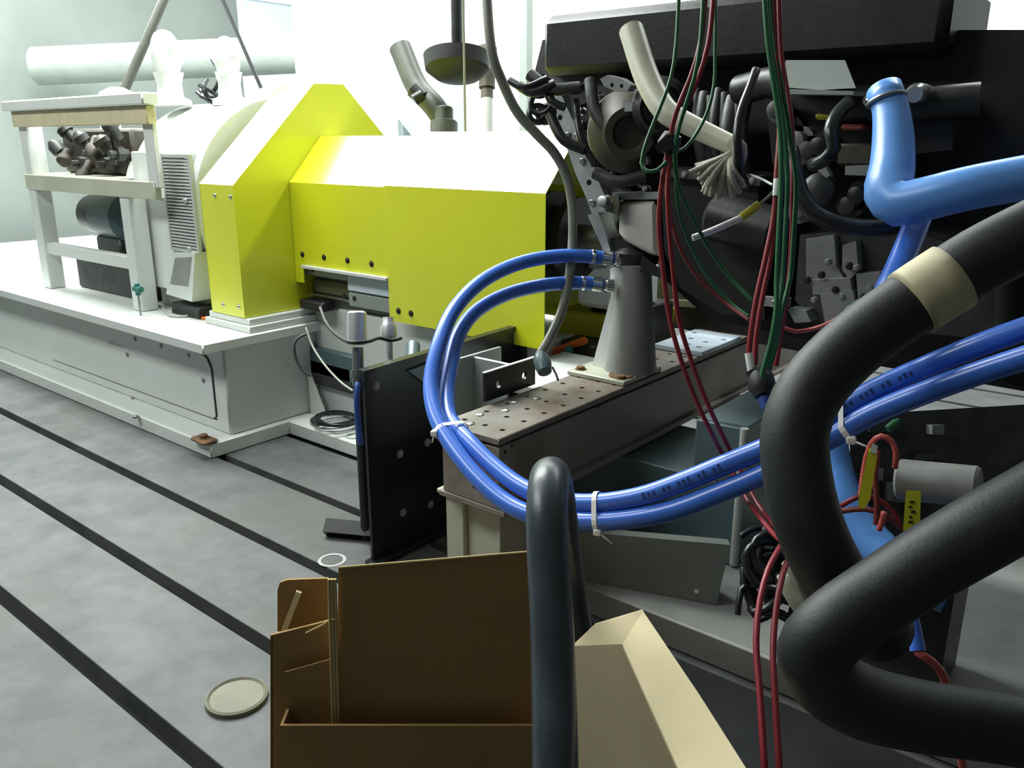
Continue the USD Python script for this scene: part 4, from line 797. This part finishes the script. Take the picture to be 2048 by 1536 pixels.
obj('grey_canister', cyl(P(1795, 958, 1.85), P(1960, 975, 1.75), .045, 24, .006), M['cast_grey'], label='grey canister behind the yellow tags', category='canister')
t = thing('junction_block', 'dark junction block behind the wires and yellow tags', 'junction block', P(1800, 960, 2.0))
obj('body', hull([P(*p, d) for d in (2.05, 2.3) for p in [(1700, 830), (2200, 800), (2200, 1120), (1700, 1100)]]), M['cast_dark'], t)
rr = random.Random(3)
for k in range(14):
    x, y = rr.uniform(1705, 1900), rr.uniform(840, 1040); p = P(x, y, 2.02); s = rr.uniform(.012, .03)
    obj('terminal', hull([p + RGT * a * s + UPV * b * s * .8 + FWD * c_ for a in (-1, 1) for b in (-1, 1) for c_ in (0, .05)]), M[['cast_grey', 'engine_black', 'cast_dark'][k % 3]], t)
obj('leg', box(P(1850, 1100, 2.2) * (1, 1, 0) + (-.1, -.1, .1), P(1850, 1100, 2.2) + (.1, .1, 0)), M['engine_black'], t)
t = thing('black_cable_tangle', 'tangle of black cables on the stand base behind the red loops', 'cable tangle', P(1540, 1150, 2.0))
rr = random.Random(6)
for k in range(16):
    c = np.array((rr.uniform(1500, 1600), rr.uniform(1090, 1210))); d = 2.02 + rr.uniform(-.08, .08); a = rr.uniform(0, 6.28); pts = []
    for j in range(6):
        th = a + j * rr.uniform(.8, 1.2); R = rr.uniform(35, 60); pts.append((c[0] + R * math.cos(th) * .9, c[1] + R * math.sin(th), d + .02 * j))
    obj('cable', tube(PP(*pts), rr.uniform(.007, .013), 8, .03), M['black_cable' if k % 3 else 'black_rubber'], t, smooth=True)
t = thing('cream_hose', 'pale cream hose behind the red loops, nearer the black elbow', 'hose', P(1620, 1190, 1.9))
obj('hose', tube(PP((1578, 1120, 1.8), (1598, 1150, 1.8), (1622, 1195, 1.84), (1660, 1240, 1.88), (1720, 1292, 1.90)), .019, 14), M['cream_pipe'], t, smooth=True)
t = thing('cream_hose', 'pale cream hose behind the red loops, nearer the cable tangle', 'hose', P(1590, 1200, 1.9))
obj('hose', tube(PP((1568, 1150, 1.9), (1578, 1180, 1.9), (1600, 1215, 1.90), (1640, 1262, 1.93), (1700, 1312, 1.95)), .017, 14), M['cream_pipe'], t, smooth=True)
obj('blue_stub', cyl(P(1800, 1130, 1.40), P(1836, 1302, 1.35), .012, 12), M['blue_hose'], label='short blue pipe stub below the lower foam hose', category='pipe stub')
obj('red_stub', tube(PP((1832, 1303, 1.35), (1850, 1314, 1.34), (1880, 1340, 1.36), (1905, 1420, 1.42), (1930, 1560, 1.5)), .007, 10), M['pink_red'], label='pinkish red wire stub beside the short blue stub', category='wire')

# ================================================================== CARDBOARD CARTON
t = thing('cardboard_carton', 'open brown cardboard carton with raised flaps in front of the stand', 'carton', P(860, 1300, 1.7) * (1, 1, 0))
U = RGT; Vv = np.array([-math.sin(YAW), math.cos(YAW), 0.0])
O = P(668, 1383, 1.68) * (1, 1, 0)
def sheet(pts, th, dirn):
    d = np.asarray(dirn, float); return hull([p for p in pts] + [p + d * th for p in pts])
def fpts(lst): return [P(*p) for p in lst]
TH = .006
def PV(px, py, dist):   # the point seen at (px, py) on an upright plane, dist metres ahead
    r = ray(px, py); return CAM + r * dist / (r @ Vv)
def vpts(dist, lst): return [PV(x, y, dist) for x, y in lst]
obj('flap', sheet(vpts(1.50, [(677, 1136), (1064, 1104), (1070, 1640), (666, 1640)]), TH, Vv), M['cardboard'], t, label='large upright brown flap')
obj('flap_edge', cat([sweep(vpts(1.492, [(x0, 1158), (x1, 1640)]), .0034, 6) for x0, x1 in [(658, 671), (664, 676), (670, 682)]]), M['cardboard_edge'], t, label='pale cut edge of folded board')
obj('flap_edge', sweep(vpts(1.50, [(677, 1135), (1064, 1103)]), .0022, 6), M['cardboard_edge'], t, label='pale cut edge of folded board')
obj('flap', sheet(vpts(1.60, [(555, 1640), (555, 1180), (560, 1165), (575, 1160), (656, 1157), (656, 1640)]), TH, Vv), M['cardboard'], t)
obj('side_wall', sheet(vpts(1.53, [(541, 1271), (664, 1240), (664, 1640), (541, 1640)]), TH, Vv), M['cardboard'], t)
obj('inner_fold', sheet(vpts(1.505, [(568, 1345), (664, 1318), (664, 1640), (568, 1640)]), TH * .6, Vv), M['cardboard'], t)
obj('corner_wall', sheet(vpts(1.53, [(541, 1271), (541, 1640)]) + vpts(1.60, [(556, 1640), (556, 1262)]), TH, U), M['cardboard'], t)
fa = fpts([(1148, 1292, 1.56), (1192, 1250, 1.575), (1286, 1222, 1.59), (1245, 1288, 1.53)]); fb = [PV(1385, 1600, 1.20), PV(1160, 1640, 1.36)]
obj('flap', cat(sheet(fa, TH, Vv), sheet([fa[0], fa[3]] + fb, TH, Vv)), M['cardboard_light'], t, label='light tan flap, half turned upright to read as its shaded part')  # one flat flap; the fold is added to shade this half
obj('flap', sheet([fa[3], fa[2], P(1398, 1388, 1.37), P(1520, 1580, 1.18), P(1385, 1600, 1.19)], TH, -UPV), M['cardboard_light'], t, label='light tan flap, half tilted up to read as its lit part')  # tilt added so this half catches the lamps
obj('floor_panel', sheet([O + U * a + Vv * b + (0, 0, .003) for a, b in [(-.12, .02), (.62, .02), (.62, .30), (-.12, .30)]], .005, (0, 0, 1)), M['cardboard'], t)
for a0, b0, a1, b1 in [(-.12, .02, .62, .02), (-.12, .30, .62, .30), (-.12, .02, -.12, .30), (.62, .02, .62, .30)]:
    A, B = O + U * a0 + Vv * b0, O + U * a1 + Vv * b1; n_ = np.cross((B - A) / np.linalg.norm(B - A), [0, 0, 1])
    obj('side_wall', sheet([A, B, B + (0, 0, .34), A + (0, 0, .34)], TH, n_), M['cardboard'], t)
obj('wooden_stick', sweep([PV(598, 1183, 1.585), PV(560, 1282, 1.56)], .0085, 4), M['wood'], label='pale wooden stick leaning inside the carton', category='stick')
obj('string', tube([PV(612, 1266, 1.522), PV(645, 1250, 1.515), PV(668, 1238, 1.485), PV(680, 1248, 1.488), PV(684, 1262, 1.492)], .002, 6), M['cardboard_edge'], label='thin string draped over the carton\'s flap edge', category='string')
obj('added_shade_mat', box((-1.42, 1.15, 0), (.9, 1.99, .008), .002), M['black_rubber'], label='black mat added to darken the shaded floor in front of the stand base', category='mat')  # added sheet, stands in for the shade on the floor here
